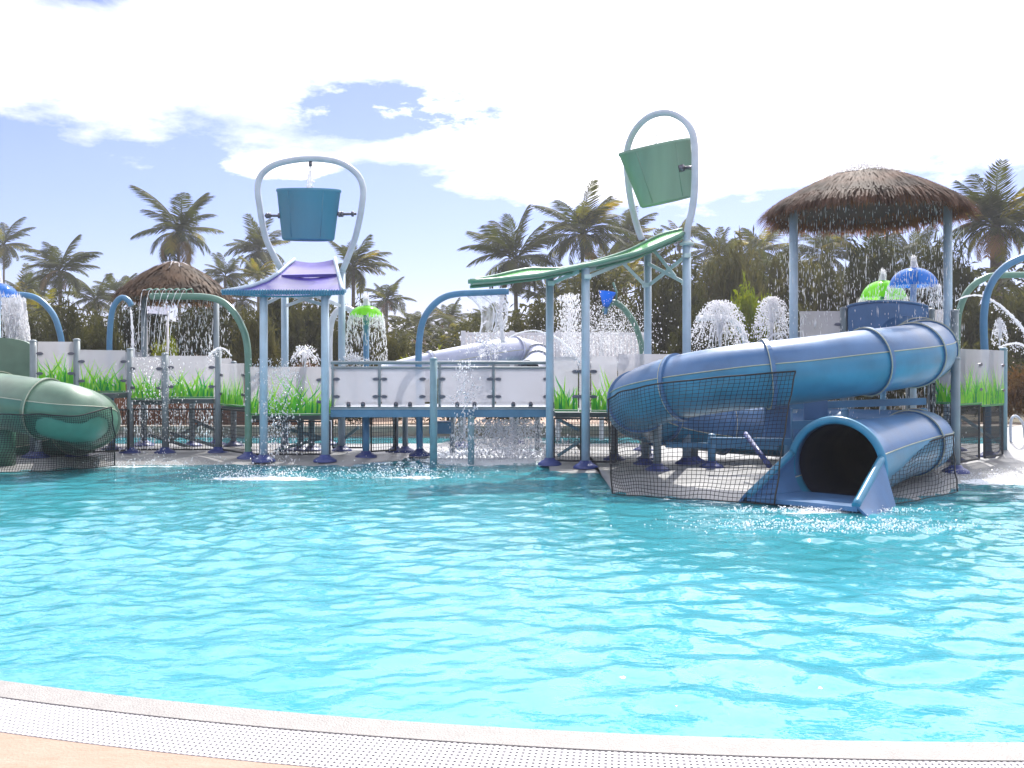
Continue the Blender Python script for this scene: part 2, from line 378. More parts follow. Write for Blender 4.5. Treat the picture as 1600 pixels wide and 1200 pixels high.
fr = n.new('ShaderNodeFresnel'); fr.inputs[0].default_value = 1.38; l.new(bp.outputs[0], fr.inputs['Normal'])
a = n.new('ShaderNodeMixShader'); l.new(fr.outputs[0], a.inputs[0]); l.new(body.outputs[0], a.inputs[1]); l.new(gl.outputs[0], a.inputs[2])
tot = None
for (fx, fy, sx, sy, k) in FOAM:
    g = G(fx, fy); x = q('DIVIDE', q('SUBTRACT', se.outputs[0], g.x), sx); y = q('DIVIDE', q('SUBTRACT', se.outputs[1], g.y), sy)
    t_ = q('MULTIPLY', q('EXPONENT', q('MULTIPLY', q('ADD', q('MULTIPLY', x, x), q('MULTIPLY', y, y)), -1)), k)
    tot = t_ if tot is None else q('MAXIMUM', tot, t_)
fn, _ = wnoise(11, 6, .7)
fm = q('MULTIPLY', q('SUBTRACT', q('ADD', q('MULTIPLY', tot, .55), fn), .88), 7, True)
fd = n.new('ShaderNodeBsdfDiffuse'); fd.inputs[0].default_value = (.85,.88,.9,1)
f = n.new('ShaderNodeMixShader'); l.new(fm, f.inputs[0]); l.new(a.outputs[0], f.inputs[1]); l.new(fd.outputs[0], f.inputs[2]); l.new(f.outputs[0], o.inputs[0])
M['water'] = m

# ------------------------------------------------------------------ pool and ground
CX, CY, PR, YB = 2.0, 17.345, 13.7, 21.0
def rim(a, off=0.0):
    s_ = math.sin(a); r = PR
    if s_ > 1e-4: r = min(r, (YB-CY)/s_)
    r += off; return (CX+r*math.cos(a), CY+r*math.sin(a))
NA = 720
ANG = [2*PI*i/NA for i in range(NA)]
def ring(o0, o1, z0, z1, mb=None, a0=0, a1=NA, mi=0):
    mb = mb or MB(); vs = []; n_ = a1-a0
    full = n_ == NA
    for i in range(a0, a1+(0 if full else 1)):
        a = ANG[i % NA]; vs.append((*rim(a, o0), z0)); vs.append((*rim(a, o1), z1))
    k = len(vs)//2
    mb.add(vs, [(2*i, 2*i+1, 2*((i+1) % k)+1, 2*((i+1) % k)) for i in range(k if full else k-1)], mi); return mb
ring(-.02, -.02, -.75, .03).build('pool_wall', M['poolwall'], kind='structure')
mb = MB(); fl = [(*rim(a, -.01), -.62) for a in ANG]; mb.add(fl+[(CX, CY, -.62)], [(i, (i+1) % NA, NA) for i in range(NA)]); mb.build('pool_floor', M['poolwall'], kind='structure')
mb = ring(-.022, .15, .034, .034); ring(.15, .15, .034, -.05, mb); ring(-.022, -.022, -.03, .034, mb); mb.build('pool_coping', M['coping'], kind='structure')
ring(.15, .47, -.04, -.04).build('gutter_channel', M['gutter'], kind='structure')
mb = ring(.47, .47, -.05, .03); ring(.47, 9.0, .03, .03, mb); mb.build('deck_paving', M['deck'], kind='structure')
mb = ring(9.0, 60, .026, .0); ring(60, 1200, .0, -.5, mb); mb.build('ground', M['ground'], kind='structure')

# grate: radial bars over the gutter with ribs along it
gt = thing('gutter_grate', 'white plastic overflow grate curving along the near pool edge', 'drain grate', (*rim(1.5*PI, .3), .02))
pitch = .024
bar = MB(); bar.box((-.0078, .1535, .010), (.0078, .462, .031), 0, .002)
bme = bar.mesh('grate_bar', M['grate'])
cnt = 0; a = 1.5*PI - 4.85/PR
extra = MB()
acs = []
while a < 1.5*PI+ .45/PR: acs.append(a); a += pitch/PR
while len(acs) > 285: acs.pop()
aa0, aa1 = acs[0], acs[-1]
for a in acs:
    dx, dy = math.cos(a), math.sin(a)
    # local +Y is the outward radial direction
    o = bpy.data.objects.new('grate_bar', bme); C.objects.link(o); o.parent = gt
    o.location = Vector((CX+PR*dx, CY+PR*dy, R(-.0007, .0007)))-Vector(gt.location)
    o.rotation_euler = (0, 0, a-PI/2)
for rng in ((aa0-.35, aa0), (aa1+pitch/PR, aa1+.35)):
    a = rng[0]
    while a < rng[1]-1e-6:
        dx, dy = math.cos(a), math.sin(a); c0 = Vector((CX+(PR+.158)*dx, CY+(PR+.158)*dy, .017)); c1 = Vector((CX+(PR+.462)*dx, CY+(PR+.462)*dy, .017))
        c0.z = c1.z = .0205; extra.obox(c0, c1, .0156, .021); a += pitch/PR
extra.build('grate_bar_run', M['grate'], gt, kind='stuff')
rib = MB()
for k in range(11):
    r = .163+k*.0290; vs = []
    K = 260
    for i in range(K+1):
        a = aa0-.3+(aa1-aa0+.6)*i/K
        for dr, z in ((-.0078, .0285), (.0078, .0285), (.0078, .006), (-.0078, .006)):
            vs.append((CX+(PR+r+dr)*math.cos(a), CY+(PR+r+dr)*math.sin(a), z))
    rib.add(vs, [(4*i+j, 4*i+(j+1) % 4, 4*i+4+(j+1) % 4, 4*i+4+j) for i in range(K) for j in range(4)])
rib.build('grate_rib', M['grate'], gt)

# concrete island under the play structures
front = [(-900,741),(-60,741),(0,738),(120,732),(200,728),(400,727.5),(540,729),(600,722),(640,717),(690,707),(725,701),(845,700),(853,716),(860,737),(945,743),(958,771),(1080,781),(1195,786),(1235,772),(1300,767),(1352,772),(1420,782),(1490,770),(1512,753),(1600,746),(1900,744)]
fp = []
for i in range(len(front)-1):
    a, b = G(*front[i]), G(*front[i+1]); k = max(1, int((b-a).length/.15))
    for j in range(k):
        p = a.lerp(b, j/k); p.y += .04*mnoise.noise(p*2.0); fp.append(p)
fp.append(G(*front[-1]))
mb = MB(); rows = []
for off, z in ((-.9, -.62), (-.12, -.03), (.25, .02), (.8, .045), (1.4, .05)):
    rows.append([(p.x, p.y+off, z) for p in fp])
rows.append([(p.x, max(18.6, p.y+2), .05) for p in fp]); rows.append([(p.x, 18.7, .03) for p in fp]); rows.append([(p.x, 18.72, -.6) for p in fp])
mb.grid(rows, 0, True); mb.build('island_paving', M['concrete'], kind='structure')

# water surface
rowsd = []; d = 3.45
while d < 21.3: rowsd.append(d); d *= 1.0042
rowsd = np.array(rowsd); u = np.linspace(-1, 1, 760); u = np.sign(u)*np.abs(u)**1.15*.95
XX = (u[None, :]*rowsd[:, None])*1.0; YY = np.repeat(rowsd[:, None], len(u), 1)
XX = XX + .0
rng = np.random.RandomState(3); ZZ = np.zeros_like(XX)
amp_mod = .75+.45*np.sin(XX*.55+1.0+.6*np.sin(YY*.5))*np.cos(YY*.35+.4)+.35*(XX > -99)*np.tanh((XX-.2)*.6)*np.exp(-np.maximum(YY-4, 0)/5)
amp_mod = np.clip(amp_mod, .5, 1.5)+1.1*np.exp(-((XX-3.5)/1.2)**2-((YY-8.9)/.9)**2)+.25*np.exp(-((XX+.3)/1.6)**2-((YY-15)/1.2)**2)+.4*np.exp(-((XX+3.6)/1.2)**2-((YY-13)/.8)**2)
for i in range(60):
    lam = .09*(.62/.09)**rng.rand(); th = rng.normal(PI/2, .75); k = 2*PI/lam
    slope = .034*(lam/.4)**.05
    A = slope/k; ph = rng.rand()*2*PI
    wx = .12*np.sin(YY*1.3+i)+.1*np.sin(XX*1.7+i*2.1)
    fade = np.clip((lam*FPX/ (YY*YY/1.5))/6.0, 0, 1) if lam < .3 else 1.0
    near_r = np.clip((XX+.3)*.9, 0, 1)*np.clip((7.5-YY)/2.5, 0, 1)
    A = A*(1-(.75*near_r if lam < .22 else 0)+(.35*near_r if lam > .35 else 0))
    ZZ += A*np.sin(k*(XX*math.cos(th)+YY*math.sin(th)+wx)+ph)*fade
ZZ *= amp_mod*(1-.35*np.clip((YY-9)/6, 0, 1))
rr = np.sqrt((XX-CX)**2+(YY-CY)**2)
ZZ *= np.clip((PR-rr)/.5, .25, 1)
nr, nc = XX.shape
idx = np.arange(nr*nc).reshape(nr, nc)
qd = np.stack([idx[:-1,:-1], idx[:-1,1:], idx[1:,1:], idx[1:,:-1]], -1).reshape(-1, 4)
inside = ((rr < PR+.03) & (YY < YB)).reshape(-1)
qd = qd[inside[qd].any(1)]
used = np.unique(qd); remap = -np.ones(nr*nc, int); remap[used] = np.arange(len(used)); qd = remap[qd]
co = np.stack([XX, YY, ZZ], -1).reshape(-1, 3)[used]
me = bpy.data.meshes.new('pool_water'); me.vertices.add(len(co)); me.vertices.foreach_set('co', co.reshape(-1).astype(np.float32))
me.loops.add(len(qd)*4); me.loops.foreach_set('vertex_index', qd.reshape(-1).astype(np.int32)); me.polygons.add(len(qd))
me.polygons.foreach_set('loop_start', (np.arange(len(qd))*4).astype(np.int32)); me.polygons.foreach_set('loop_total', np.full(len(qd), 4, np.int32))
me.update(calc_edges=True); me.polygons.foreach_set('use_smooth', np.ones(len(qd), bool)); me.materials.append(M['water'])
o = bpy.data.objects.new('pool_water', me); C.objects.link(o); o['kind'] = 'structure'

# far kerb behind the rear water
mb = MB(); mb.box((-16, 21.05, .0), (18, 21.4, .26), 0, .02); mb.build('kerb', M['kerb'], kind='structure')
mb = MB(); mb.box((-16, 21.42, .0), (18, 24.2, .12), 0, .02); mb.build('rear_walk', M['kerb'], kind='structure')

# ------------------------------------------------------------------ shared part builders
def post(parent, px, base_d, top_y, r=.062, mat='post', flange=True, z0=.045, cap=True, name='post', n=14):
    x = X(px, base_d); zt = Z(top_y, base_d); mb = MB(); mb.tube([(x, base_d, z0-.0), (x, base_d, zt)], r, n)
    if cap: mb.lathe((x, base_d, zt), [(r+.004, -.015), (r+.004, .006), (r*.7, .022), (0, .028)], n)
    o = mb.build(name, M[mat], parent)
    if flange:
        f_ = MB(); f_.lathe((x, base_d, z0-.01), [(.19, 0), (.185, .03), (.14, .06), (r+.03, .085), (r+.02, .11), (r+.002, .115)], 20); f_.build('base_flange', M['flange'], o)
    return o
def grass(mb, a, b, z0, z1, h=.75, seed=0, dens=1.0):
    rd = random.Random(seed); a = Vector(a); b = Vector(b); W = (b-a).length; t = (b-a).normalized(); nn = Vector((t.y, -t.x, 0))
    HH = z1-z0; nb_ = int(W/.0125*dens)
    for i in range(nb_):
        x = rd.uniform(.01, W-.01); L_ = rd.uniform(.35, h)*HH if rd.random() < .7 else rd.uniform(.2, .42)*HH
        lean = rd.choice((-1, 1))*rd.uniform(.1, .95)*L_; wd = rd.uniform(.020, .048); k = rd.uniform(-.08, .08)*L_
        off = .007+rd.random()*.004; mi = rd.choice((0, 0, 0, 0, 1, 1, 2)); vs = []
        st = 5
        for j in range(st+1):
            s_ = j/st; xx = x+lean*s_+k*math.sin(PI*s_); ww = wd*(1-s_)**.7*.5 if j < st else 0.0006
            for sg in (-1, 1):
                xc = min(max(xx+sg*ww, .002), W-.002); vs.append(a+t*xc+Vector((0, 0, z0+.004+L_*s_))+nn*(off))
        mb.add(vs, [(2*j, 2*j+1, 2*j+3, 2*j+2) for j in range(st)], mi)
    # solid turf line at the foot
    for i in range(int(W/.011)):
        x = rd.uniform(0, W-.02); hh = rd.uniform(.12, .46)*HH; off = .0125+rd.random()*.002; ww = rd.uniform(.025, .05)
        vs = [a+t*x+Vector((0,0,z0+.003))+nn*off, a+t*min(W, x+ww)+Vector((0,0,z0+.003))+nn*off, a+t*min(W, x+ww*.6+rd.uniform(-.01,.01))+Vector((0,0,z0+hh))+nn*off]; vs[2] += t*rd.uniform(-.5, .5)*hh*(1 if .3*W < x < .7*W else 0)
        mb.add(vs, [(0,1,2)], rd.choice((0, 0, 1, 1, 2)))
def panel(parent, a, b, z0, z1, print_=True, clamps='both', seed=0, h=.75, edge=True, name='screen_panel', bow=0.0, dens=1.0):
    a = Vector(a); b = Vector(b); t = (b-a).normalized(); nn = Vector((t.y, -t.x, 0)); W = (b-a).length
    mb = MB(); mid = (a+b)/2
    mb.obox(Vector((a.x, a.y, (z0+z1)/2)), Vector((b.x, b.y, (z0+z1)/2)), .012, z1-z0)
    o = mb.build(name, M['frost_clear' if name in ('clear_screen', 'rear_screen') else 'frost'], parent)
    if print_:
        g = MB(); grass(g, (a.x, a.y, 0), (b.x, b.y, 0), z0, z1, h, seed, dens); g.build('grass_print', [M['g1'], M['g2'], M['g3']], o)
    if edge:
        e_ = MB(); e_.obox(Vector((a.x, a.y, z0-.016)), Vector((b.x, b.y, z0-.016)), .025, .024); e_.build('bottom_edge', M['green_edge'], o)
    ends = {'both': (0, 1), 'a': (0,), 'b': (1,), 'none': ()}[clamps]
    for e_ in ends:
        for fz in (.25, .72):
            c = (a if e_ == 0 else b)+t*(.035 if e_ == 0 else -.035); c = Vector((c.x, c.y, z0+(z1-z0)*fz)) - nn*.0
            k = MB(); Mx = Matrix(((t.x, 0, nn.x), (t.y, 0, nn.y), (0, 1, 0))) if False else None
            ringv = []
            for j in range(12):
                an = 2*PI*j/12; ringv.append((.055*math.cos(an), .026*math.sin(an)))
            vs = [c+t*p_[0]+Vector((0,0,p_[1]))+nn*.018 for p_ in ringv]+[c+t*p_[0]+Vector((0,0,p_[1]))-nn*.018 for p_ in ringv]
            k.add(vs, [list(range(12)), list(range(23, 11, -1))]+[(j, 12+j, 12+(j+1) % 12, (j+1) % 12) for j in range(12)])
            k.build('clamp', M['steel'], o)
    return o
def mesh_barrier(parent, a, b, z0, z1, step=.045, name='barrier_mesh', mat='bars', hor=.06, r=.004):
    a = Vector(a); b = Vector(b); W = (b-a).length; t = (b-a)/W; mb = MB()
    n_ = max(2, int(W/step))
    for i in range(n_+1):
        p = a+t*W*i/n_; mb.obox((p.x, p.y, z0), (p.x, p.y, z1), r*2, r*2)
    k = int((z1-z0)/hor)
    for j in range(k+1):
        z = z0+(z1-z0)*j/k; mb.obox((a.x, a.y+.006, z), (b.x, b.y+.006, z), r*1.6, r*1.6)
    for z in (z0, z1): mb.obox((a.x, a.y, z), (b.x, b.y, z), .028, .028)
    for p in (a, b): mb.obox((p.x, p.y, z0), (p.x, p.y, z1), .028, .028)
    return mb.build(name, M[mat], parent)
def brace(parent, p, q_, w_=.05, mat='post_grey', name='brace'):
    mb = MB(); mb.obox(p, q_, .02, w_); d_ = (Vector(q_)-Vector(p)).normalized()
    return mb.build(name, M[mat], parent)
def slide_tube(parent, path, rad, bank, mats, rings, n=28, seg=10, flare=None, names='tube_section'):
    """path: control points; rings: fractions of length at which flanges sit; sections lie between them"""
    pts = spline(path, seg); m_ = len(pts)
    ln = [0]
    for i in range(1, m_): ln.append(ln[-1]+(pts[i]-pts[i-1]).length)
    tot_ = ln[-1]; fr_ = []
    def frame(i):
        t_ = (pts[min(i+1, m_-1)]-pts[max(i-1, 0)]).normalized(); s_ = t_.cross(Vector((0,0,1))).normalized(); u_ = s_.cross(t_).normalized()
        return t_, s_, u_
    def rr_(i): return rad if flare is None else flare(ln[i]/tot_)
    cut = [0]+[min(range(m_), key=lambda i: abs(ln[i]/tot_-r)) for r in rings]+[m_-1]
    cut = sorted(set(cut))
    for c0, c1 in zip(cut[:-1], cut[1:]):
        vs = []; mb = MB()
        for i in range(c0, c1+1):
            t_, s_, u_ = frame(i); r_ = rr_(i)
            for k in range(n):
                an = 2*PI*k/n+bank; vs.append(pts[i]+(s_*math.cos(an)+u_*math.sin(an))*r_)
        q_ = c1-c0
        for half, mi in ((range(0, n//2), 0), (range(n//2, n), 1)):
            mb.add([], [])
        mb.v.extend([tuple(v_) for v_ in vs])
        for i in range(q_):
            for k in range(n):
                mb.f.append([i*n+k, i*n+(k+1) % n, (i+1)*n+(k+1) % n, (i+1)*n+k]); mb.m.append(0 if k < n//2 else 1); mb.sm.append(True)
        so = mb.build(names, [M[mats[0]], M[mats[1]]], parent)
        sm_ = MB()
        for sg in (0, PI):
            sp_ = []
            for i in range(c0, c1+1):
                t_, s_, u_ = frame(i); an = bank+sg; sp_.append(pts[i]+(s_*math.cos(an)+u_*math.sin(an))*(rr_(i)+.004))
            sm_.tube(sp_, .008, 6)
        sm_.build('seam', M['seam'], so)
    for c in cut[1:-1] if not flare else cut[1:-1]:
        t_, s_, u_ = frame(c); r_ = rr_(c); mb = MB()
        prof = [(r_-.01, -.03), (r_+.032, -.03), (r_+.032, .02), (r_-.01, .02)]
        Mx = Matrix((s_, u_, t_)).transposed()
        mb.lathe(pts[c], prof, 40, 0, False, Mx)
        mb.lathe(pts[c], [(r_+.020, .0205), (r_+.035, .0205), (r_+.035, .029), (r_+.020, .029)], 40, 1, False, Mx)
        mb.build('flange', [M[mats[0]], M['seam']], parent)
    return pts
def net(parent, top, bot, nx, ny, r=.0036, sag=.06):
    T = spline(top, 12); B = spline(bot, 12)
    def at(S, f_):
        x = f_*(len(S)-1); i = min(int(x), len(S)-2); return S[i].lerp(S[i+1], x-i)
    def pt(u_, v_):
        a, b = at(T, u_), at(B, u_); p = a.lerp(b, v_); s_ = math.sin(PI*v_)*sag
        p.y += s_*(.6+.6*mnoise.noise(Vector((u_*3, v_*3, 1)))); p.x += .012*mnoise.noise(Vector((u_*14, v_*9, 4))); p.x += .05*mnoise.noise(Vector((u_*4, v_*3, 14)))*math.sin(PI*v_); p.z += .045*mnoise.noise(Vector((u_*5, v_*3, 8)))*(1 if v_ < .99 else .35)
        return p
    mb = MB()
    for i in range(nx+1): mb.tube([pt(i/nx, j/16) for j in range(17)], r, 3, caps=False)
    for j in range(ny+1): mb.tube([pt(i/30, j/ny) for i in range(31)], r, 3, caps=False)
    mb.build('netting', M['black'], parent)
    e_ = MB()
    e_.tube([pt(i/30, 0) for i in range(31)], .011, 6); e_.tube([pt(i/30, 1) for i in range(31)], .007, 6)
    e_.tube([pt(0, j/16) for j in range(17)], .010, 6); e_.tube([pt(1, j/16) for j in range(17)], .010, 6)
    e_.build('border_rope', M['black'], parent)
def drops(mb, pts, s0, s1, stretch=1.0, mi=0):
    for p in pts:
        s_ = R(s0, s1)*(1 if random.random() > .08 else 1.6); h_ = s_*stretch*R(.7, 1.5)*(3 if stretch > 2.1 and random.random() < .25 else 1); x, y, z = p
        mb.add([(x+s_,y,z),(x,y+s_,z),(x-s_,y,z),(x,y-s_,z),(x,y,z+h_),(x,y,z-h_)], [(0,1,4),(1,2,4),(2,3,4),(3,0,4),(1,0,5),(2,1,5),(3,2,5),(0,3,5)], mi, True)
def stream(mb, pts, r0, r1, n=6, wob=.3, seg=10):
    S = spline(pts, seg); k = len(S); sd = random.random()*50
    rs = [max(.002, (r0+(r1-r0)*i/(k-1))*(1+wob*1.6*mnoise.noise(Vector((i*.9, sd, 0))))) for i in range(k)]
    S = [p+Vector((mnoise.noise(Vector((i*.5, sd, 3))), mnoise.noise(Vector((i*.5, sd, 7))), 0))*r1*.8*(i/k) for i, p in enumerate(S)]
    mb.tube(S, rs, n)
exec_parts = True

# ------------------------------------------------------------------ left walkway with grass print screens
t = thing('play_walkway', 'stepped walkway on dark posts with five lime grass print screens, behind the green slide', 'play structure', (X(200, 16.3), 16.3, .045))
LP = [(52, 15.7, 533), (120, 15.9, 531), (203, 16.5, 546), (258, 16.5, 553), (341, 16.6, 546)]
for px, d, ty in LP: post(t, px, d, ty, .056, 'post_grey')
def PP(px, d): return (X(px, d), d, 0)
scr = [((60,15.7),(116,15.85),534,600), ((125,15.9),(197,16.4),547,611), ((205,16.5),(253,16.5),558,622), ((265,16.5),(335,16.6),556,620), ((346,16.55),(382,15.7),568,632)]
for i, ((xa, da), (xb, db), yt, yb) in enumerate(scr):
    dm = (da+db)/2; z0, z1 = Z(yb, dm), Z(yt, dm)
    panel(t, (X(xa, da), da-.03, 0), (X(xb, db), db-.03, 0), z0, z1, True, 'both', 10+i, .78)
    mb = MB(); mb.box((X(xa, da), da+.03, z0-.12), (X(xb, db), da+1.4, z0-.04)); mb.build('deck_plate', M['deck_dark'], t)
for px, d, ty in [(225, 18.0, 560), (300, 18.0, 560), (365, 18.0, 566), (95, 17.6, 545)]: post(t, px, d, ty, .055, 'post_grey')
for (xa, xb, d, yt, yb, s) in [(228, 297, 17.96, 556, 615, 31), (303, 362, 17.96, 560, 620, 32), (100, 222, 17.9, 550, 600, 33)]:
    panel(t, (X(xa, d), d, 0), (X(xb, d), d, 0), Z(yb, d), Z(yt, d), False, 'none', s, edge=False)
for (xa, da, xb, db) in [(124,15.95,200,16.4), (207,16.55,254,16.55), (262,16.55,337,16.62), (345,16.6,384,15.8)]:
    mesh_barrier(t, (X(xa, da), da+.02, 0), (X(xb, db), db+.02, 0), .10, .82)
for a_, b_ in [((262,690,17.7),(318,660,17.9)), ((300,655,17.5),(345,676,17.2)), ((228,678,17.6),(300,700,17.8)), ((265,676,16.9),(340,698,17.1))]:
    brace(t, P(*a_), P(*b_), .06)

# curved screen between the green arch foot and the bridge
t = thing('screen_enclosure', 'wide lime grass print screen wrapped in front of the blue bucket tower posts', 'play screen', (X(445, 15.45), 15.45, .045))
z0, z1 = Z(646, 15.5), Z(573, 15.5)
panel(t, (X(385, 15.6), 15.6, 0), (X(405, 15.42), 15.42, 0), z0, z1, True, 'none', 21, .95, dens=1.3)
panel(t, (X(406, 15.42), 15.42, 0), (X(503, 15.45), 15.45, 0), z0, z1, True, 'both', 22, .92)
panel(t, (X(504, 15.45), 15.45, 0), (X(519, 15.5), 15.5, 0), z0, z1, True, 'none', 23, .6)
mb = MB(); mb.box((X(388, 15.6), 15.66, z0-.12), (X(517, 15.5), 17.0, z0-.04)); mb.build('deck_plate', M['deck_dark'], t)
mesh_barrier(t, (X(392, 15.6), 15.62, 0), (X(515, 15.6), 15.62, 0), .10, z0-.14)
for a_, b_ in [((427,665,16.6),(500,683,16.0)), ((430,704,16.6),(505,684,16.0)), ((520,700,17.2),(560,668,16.6)), ((300,0,0),(0,0,0))][:3]: brace(t, P(*a_), P(*b_), .055, 'post_teal')
for px, d in [(470, 16.9), (487, 16.9)]: post(t, px, d, 648, .055, 'post_teal')

# ------------------------------------------------------------------ blue bucket tower
t = thing('bucket_tower', 'pale blue four post tower with violet scoop tray and rounded hoop, left of the bridge', 'water play tower', (X(470, 16), 16, .045))
for px, d, ty in [(412, 15.05, 455), (508, 15.05, 455), (445, 16.9, 452), (534, 16.9, 425)]: post(t, px, d, ty, .064, 'post')
hp = [(440,422,16.9),(416,374,16.75),(405,318,16.6),(403,290,16.6),(411,270,16.6),(436,255,16.6),(483,248,16.6),(528,253,16.6),(556,270,16.6),(567,293,16.6),(565,325,16.6),(558,360,16.7),(550,386,16.8),(535,424,16.9)]
mb = MB(); mb.tube(spline([P(*p) for p in hp], 8), .056, 14); hoop = mb.build('hoop', M['hoop'], t)
mb = MB(); mb.tube([P(485, 252, 16.6), P(485, 260, 16.6)], .03, 8); mb.build('spout', M['steel'], hoop)
for a_, b_ in [((414,337,16.6),(442,337,16.6)), ((527,335,16.6),(557,334,16.6))]:
    mb = MB(); A_, B_ = P(*a_), P(*b_); mb.tube([A_, B_], .024, 8)
    for f_ in (.12, .26, .8): c = A_.lerp(B_, f_); mb.tube([c-Vector((.02,0,0)), c+Vector((.02,0,0))], .05, 8)
    mb.build('pivot_rod', M['steel'], t)
Lc = [(460,407,16.9),(450,415,16.7),(437,427,16.3),(418,439,15.9),(392,449,15.5),(367,454,15.2),(347,457,14.95)]
Rc = [(523,405,16.9),(525,415,16.7),(528,427,16.3),(531,439,15.9),(533,447,15.5),(535,453,15.2),(538,457,14.95)]
rows = []
for a_, b_ in zip(Lc, Rc):
    A_, B_ = P(*a_), P(*b_); rows.append([A_.lerp(B_, k/14)+Vector((0,0,-.05*math.sin(PI*k/14))) for k in range(15)])
sm_rows = []
for i in range(len(rows)-1):
    for s_ in range(3):
        f_ = s_/3; sm_rows.append([rows[i][k].lerp(rows[i+1][k], f_) for k in range(15)])
sm_rows.append(rows[-1])
mb = MB(); mb.grid(sm_rows, 0, True, -.03, 1); tray = mb.build('scoop_tray', [M['tray_violet'], M['tray_blue']], t)
for S_ in (Lc, Rc):
    mb = MB(); mb.tube([P(*p)+Vector((0,0,.02)) for p in S_], .035, 8); mb.build('tray_lip', M['post'], tray)
A_, B_ = P(347,457,14.93), P(538,457,14.93)
mb = MB(); mb.obox(A_, B_, .05, .065); mb.build('front_lip', M['tray_blue'], tray)
mb = MB()
for i in range(46):
    p = A_.lerp(B_, (i+.5)/46); mb.obox(p+Vector((0,-.03,-.045)), p+Vector((0,-.03,.045)), .016, .03, up=(0,1,0))
mb.build('lip_rib', M['tray_blue'], tray, kind='stuff')
A_, B_ = P(440,432,16.2), P(530,430,16.2); mb = MB(); mb.obox(A_, B_, .03, .05); mb.build('tray_step', M['tray_violet'], tray)
for a_, b_ in [((447,478,16.8),(500,458,15.4)), ((447,460,16.8),(505,476,15.3)), ((482,458,15.2),(532,478,16.8)), ((416,466,15.1),(424,456,15.1)), ((511,468,15.1),(518,457,15.1)), ((440,462,16.6),(416,474,15.2))]:
    brace(t, P(*a_), P(*b_), .055, 'hoop')
def bucket(name, label, mat, c, r1, r0, h_, tilt, yaw, d):
    c = Vector(c); t_ = thing(name, label, 'tipping bucket', c)
    Mx = (Matrix.Rotation(yaw, 3, 'Z') @ Matrix.Rotation(tilt, 3, 'Y'))
    prof = [(0.001, -h_/2), (r0*.93, -h_/2), (r0, -h_/2+.03), (r1*.995, h_/2-.05), (r1+.012, h_/2-.045), (r1+.012, h_/2), (r1-.03, h_/2), (r0-.04, -h_/2+.06), (.001, -h_/2+.06)]
    Mx = Mx @ Matrix.Diagonal((1, .26, 1)); mb = MB(); mb.lathe(c, prof, 48, 0, True, Mx); mb.sm = [False if i % 1 else x for i, x in enumerate(mb.sm)]
    sh = mb.build('bucket_shell', M[mat], t_)
    mb = MB()
    for an in (-2.2, -1.05):
        a_ = Mx @ Vector(((r0+.004)*math.cos(an), (r0+.004)*math.sin(an), -h_/2+.04)); b_ = Mx @ Vector(((r1+.003)*math.cos(an), (r1+.003)*math.sin(an), h_/2-.06)); mb.tube([c+a_, c+b_], .008, 5)
    mb.build('mould_seam', M[mat], sh)
    return t_
s16 = 16.6/FPX
bucket('tipping_bucket', 'upright blue tipping bucket hanging level inside the left hoop', 'bucket_blue', P(482, 336, 16.6), 50*s16, 41*s16, 80*s16, .012, 0, 16.6)

# ------------------------------------------------------------------ footbridge with frosted screens
BD = 15.2
t = thing('footbridge', 'blue beamed footbridge with four frosted clear screens between the two bucket towers', 'footbridge', (X(690, BD), BD, .045))
zt, zb = Z(640, BD), Z(652, BD)
mb = MB(); mb.box((X(517, BD), BD-.03, zb), (X(856, BD), BD+.05, zt), 0, .006); mb.build('front_beam', M['deck_side'], t)
mb = MB(); mb.box((X(517, BD), BD+1.35, zb), (X(862, BD), BD+1.43, zt), 0, .006); mb.build('rear_beam', M['deck_side'], t)
mb = MB(); mb.box((X(517, BD), BD-.045, zt+.002), (X(856, BD), BD+1.40, zt+.045), 0, .004); mb.build('deck_plate', M['deck_top'], t)
for i, (xa, xb) in enumerate([(523,591),(597,664),(688,769),(775,857)]):
    panel(t, (X(xa, BD), BD-.02, 0), (X(xb, BD), BD-.02, 0), Z(634, BD), Z(576, BD), False, 'both', 0, edge=False, name='clear_screen')
    panel(t, (X(xa+4, BD+1.35), BD+1.35, 0), (X(xb+14, BD+1.35), BD+1.35, 0), Z(628, BD+1.35), Z(574, BD+1.35), False, 'none', 0, edge=False, name='rear_screen')
    for fx in (.33, .66):
        x = X(xa+(xb-xa)*fx, BD); mb = MB(); mb.lathe((x, BD-.05, Z(632, BD)-.03), [(.001,-.0),(.035,0),(.035,.05),(.02,.075),(.001,.08)], 10); mb.build('foot_clamp', M['steel'], t)
for px in (520, 593, 687, 771, 857):
    mb = MB(); mb.tube([(X(px, BD), BD, zt), (X(px, BD), BD, Z(566, BD))], .024, 8); mb.build('rail_post', M['post_grey'], t)
for (y_, d, r_, nm) in [(567, BD, .026, 'hand_rail'), (575, BD, .018, 'lower_rail'), (637, BD-.035, .018, 'foot_rail'), (566, BD+1.38, .026, 'hand_rail'), (574, BD+1.38, .018, 'lower_rail')]:
    mb = MB(); mb.tube([(X(517, d), d, Z(y_, d)), (X(860, d), d, Z(y_, d))], r_, 8); mb.build(nm, M['post_grey'], t)
post(t, 572, 15.75, 652, .06, 'arch_blue'); 
post(t, 677.5, 14.4, 561, .058, 'post_teal', False, z0=-.2); post(t, 736, 15.0, 652, .055, 'post_teal', False, z0=-.2)
for px in (618, 633, 707, 806, 840): post(t, px, 16.7, 650, .05, 'post_grey', px < 650, z0=.045 if px < 650 else -.5)
mesh_barrier(t, (X(580, 16.2), 16.2, 0), (X(618, 16.5), 16.5, 0), .1, .75); mesh_barrier(t, (X(520, 17.0), 17, 0), (X(567, 17), 17, 0), .1, .75)
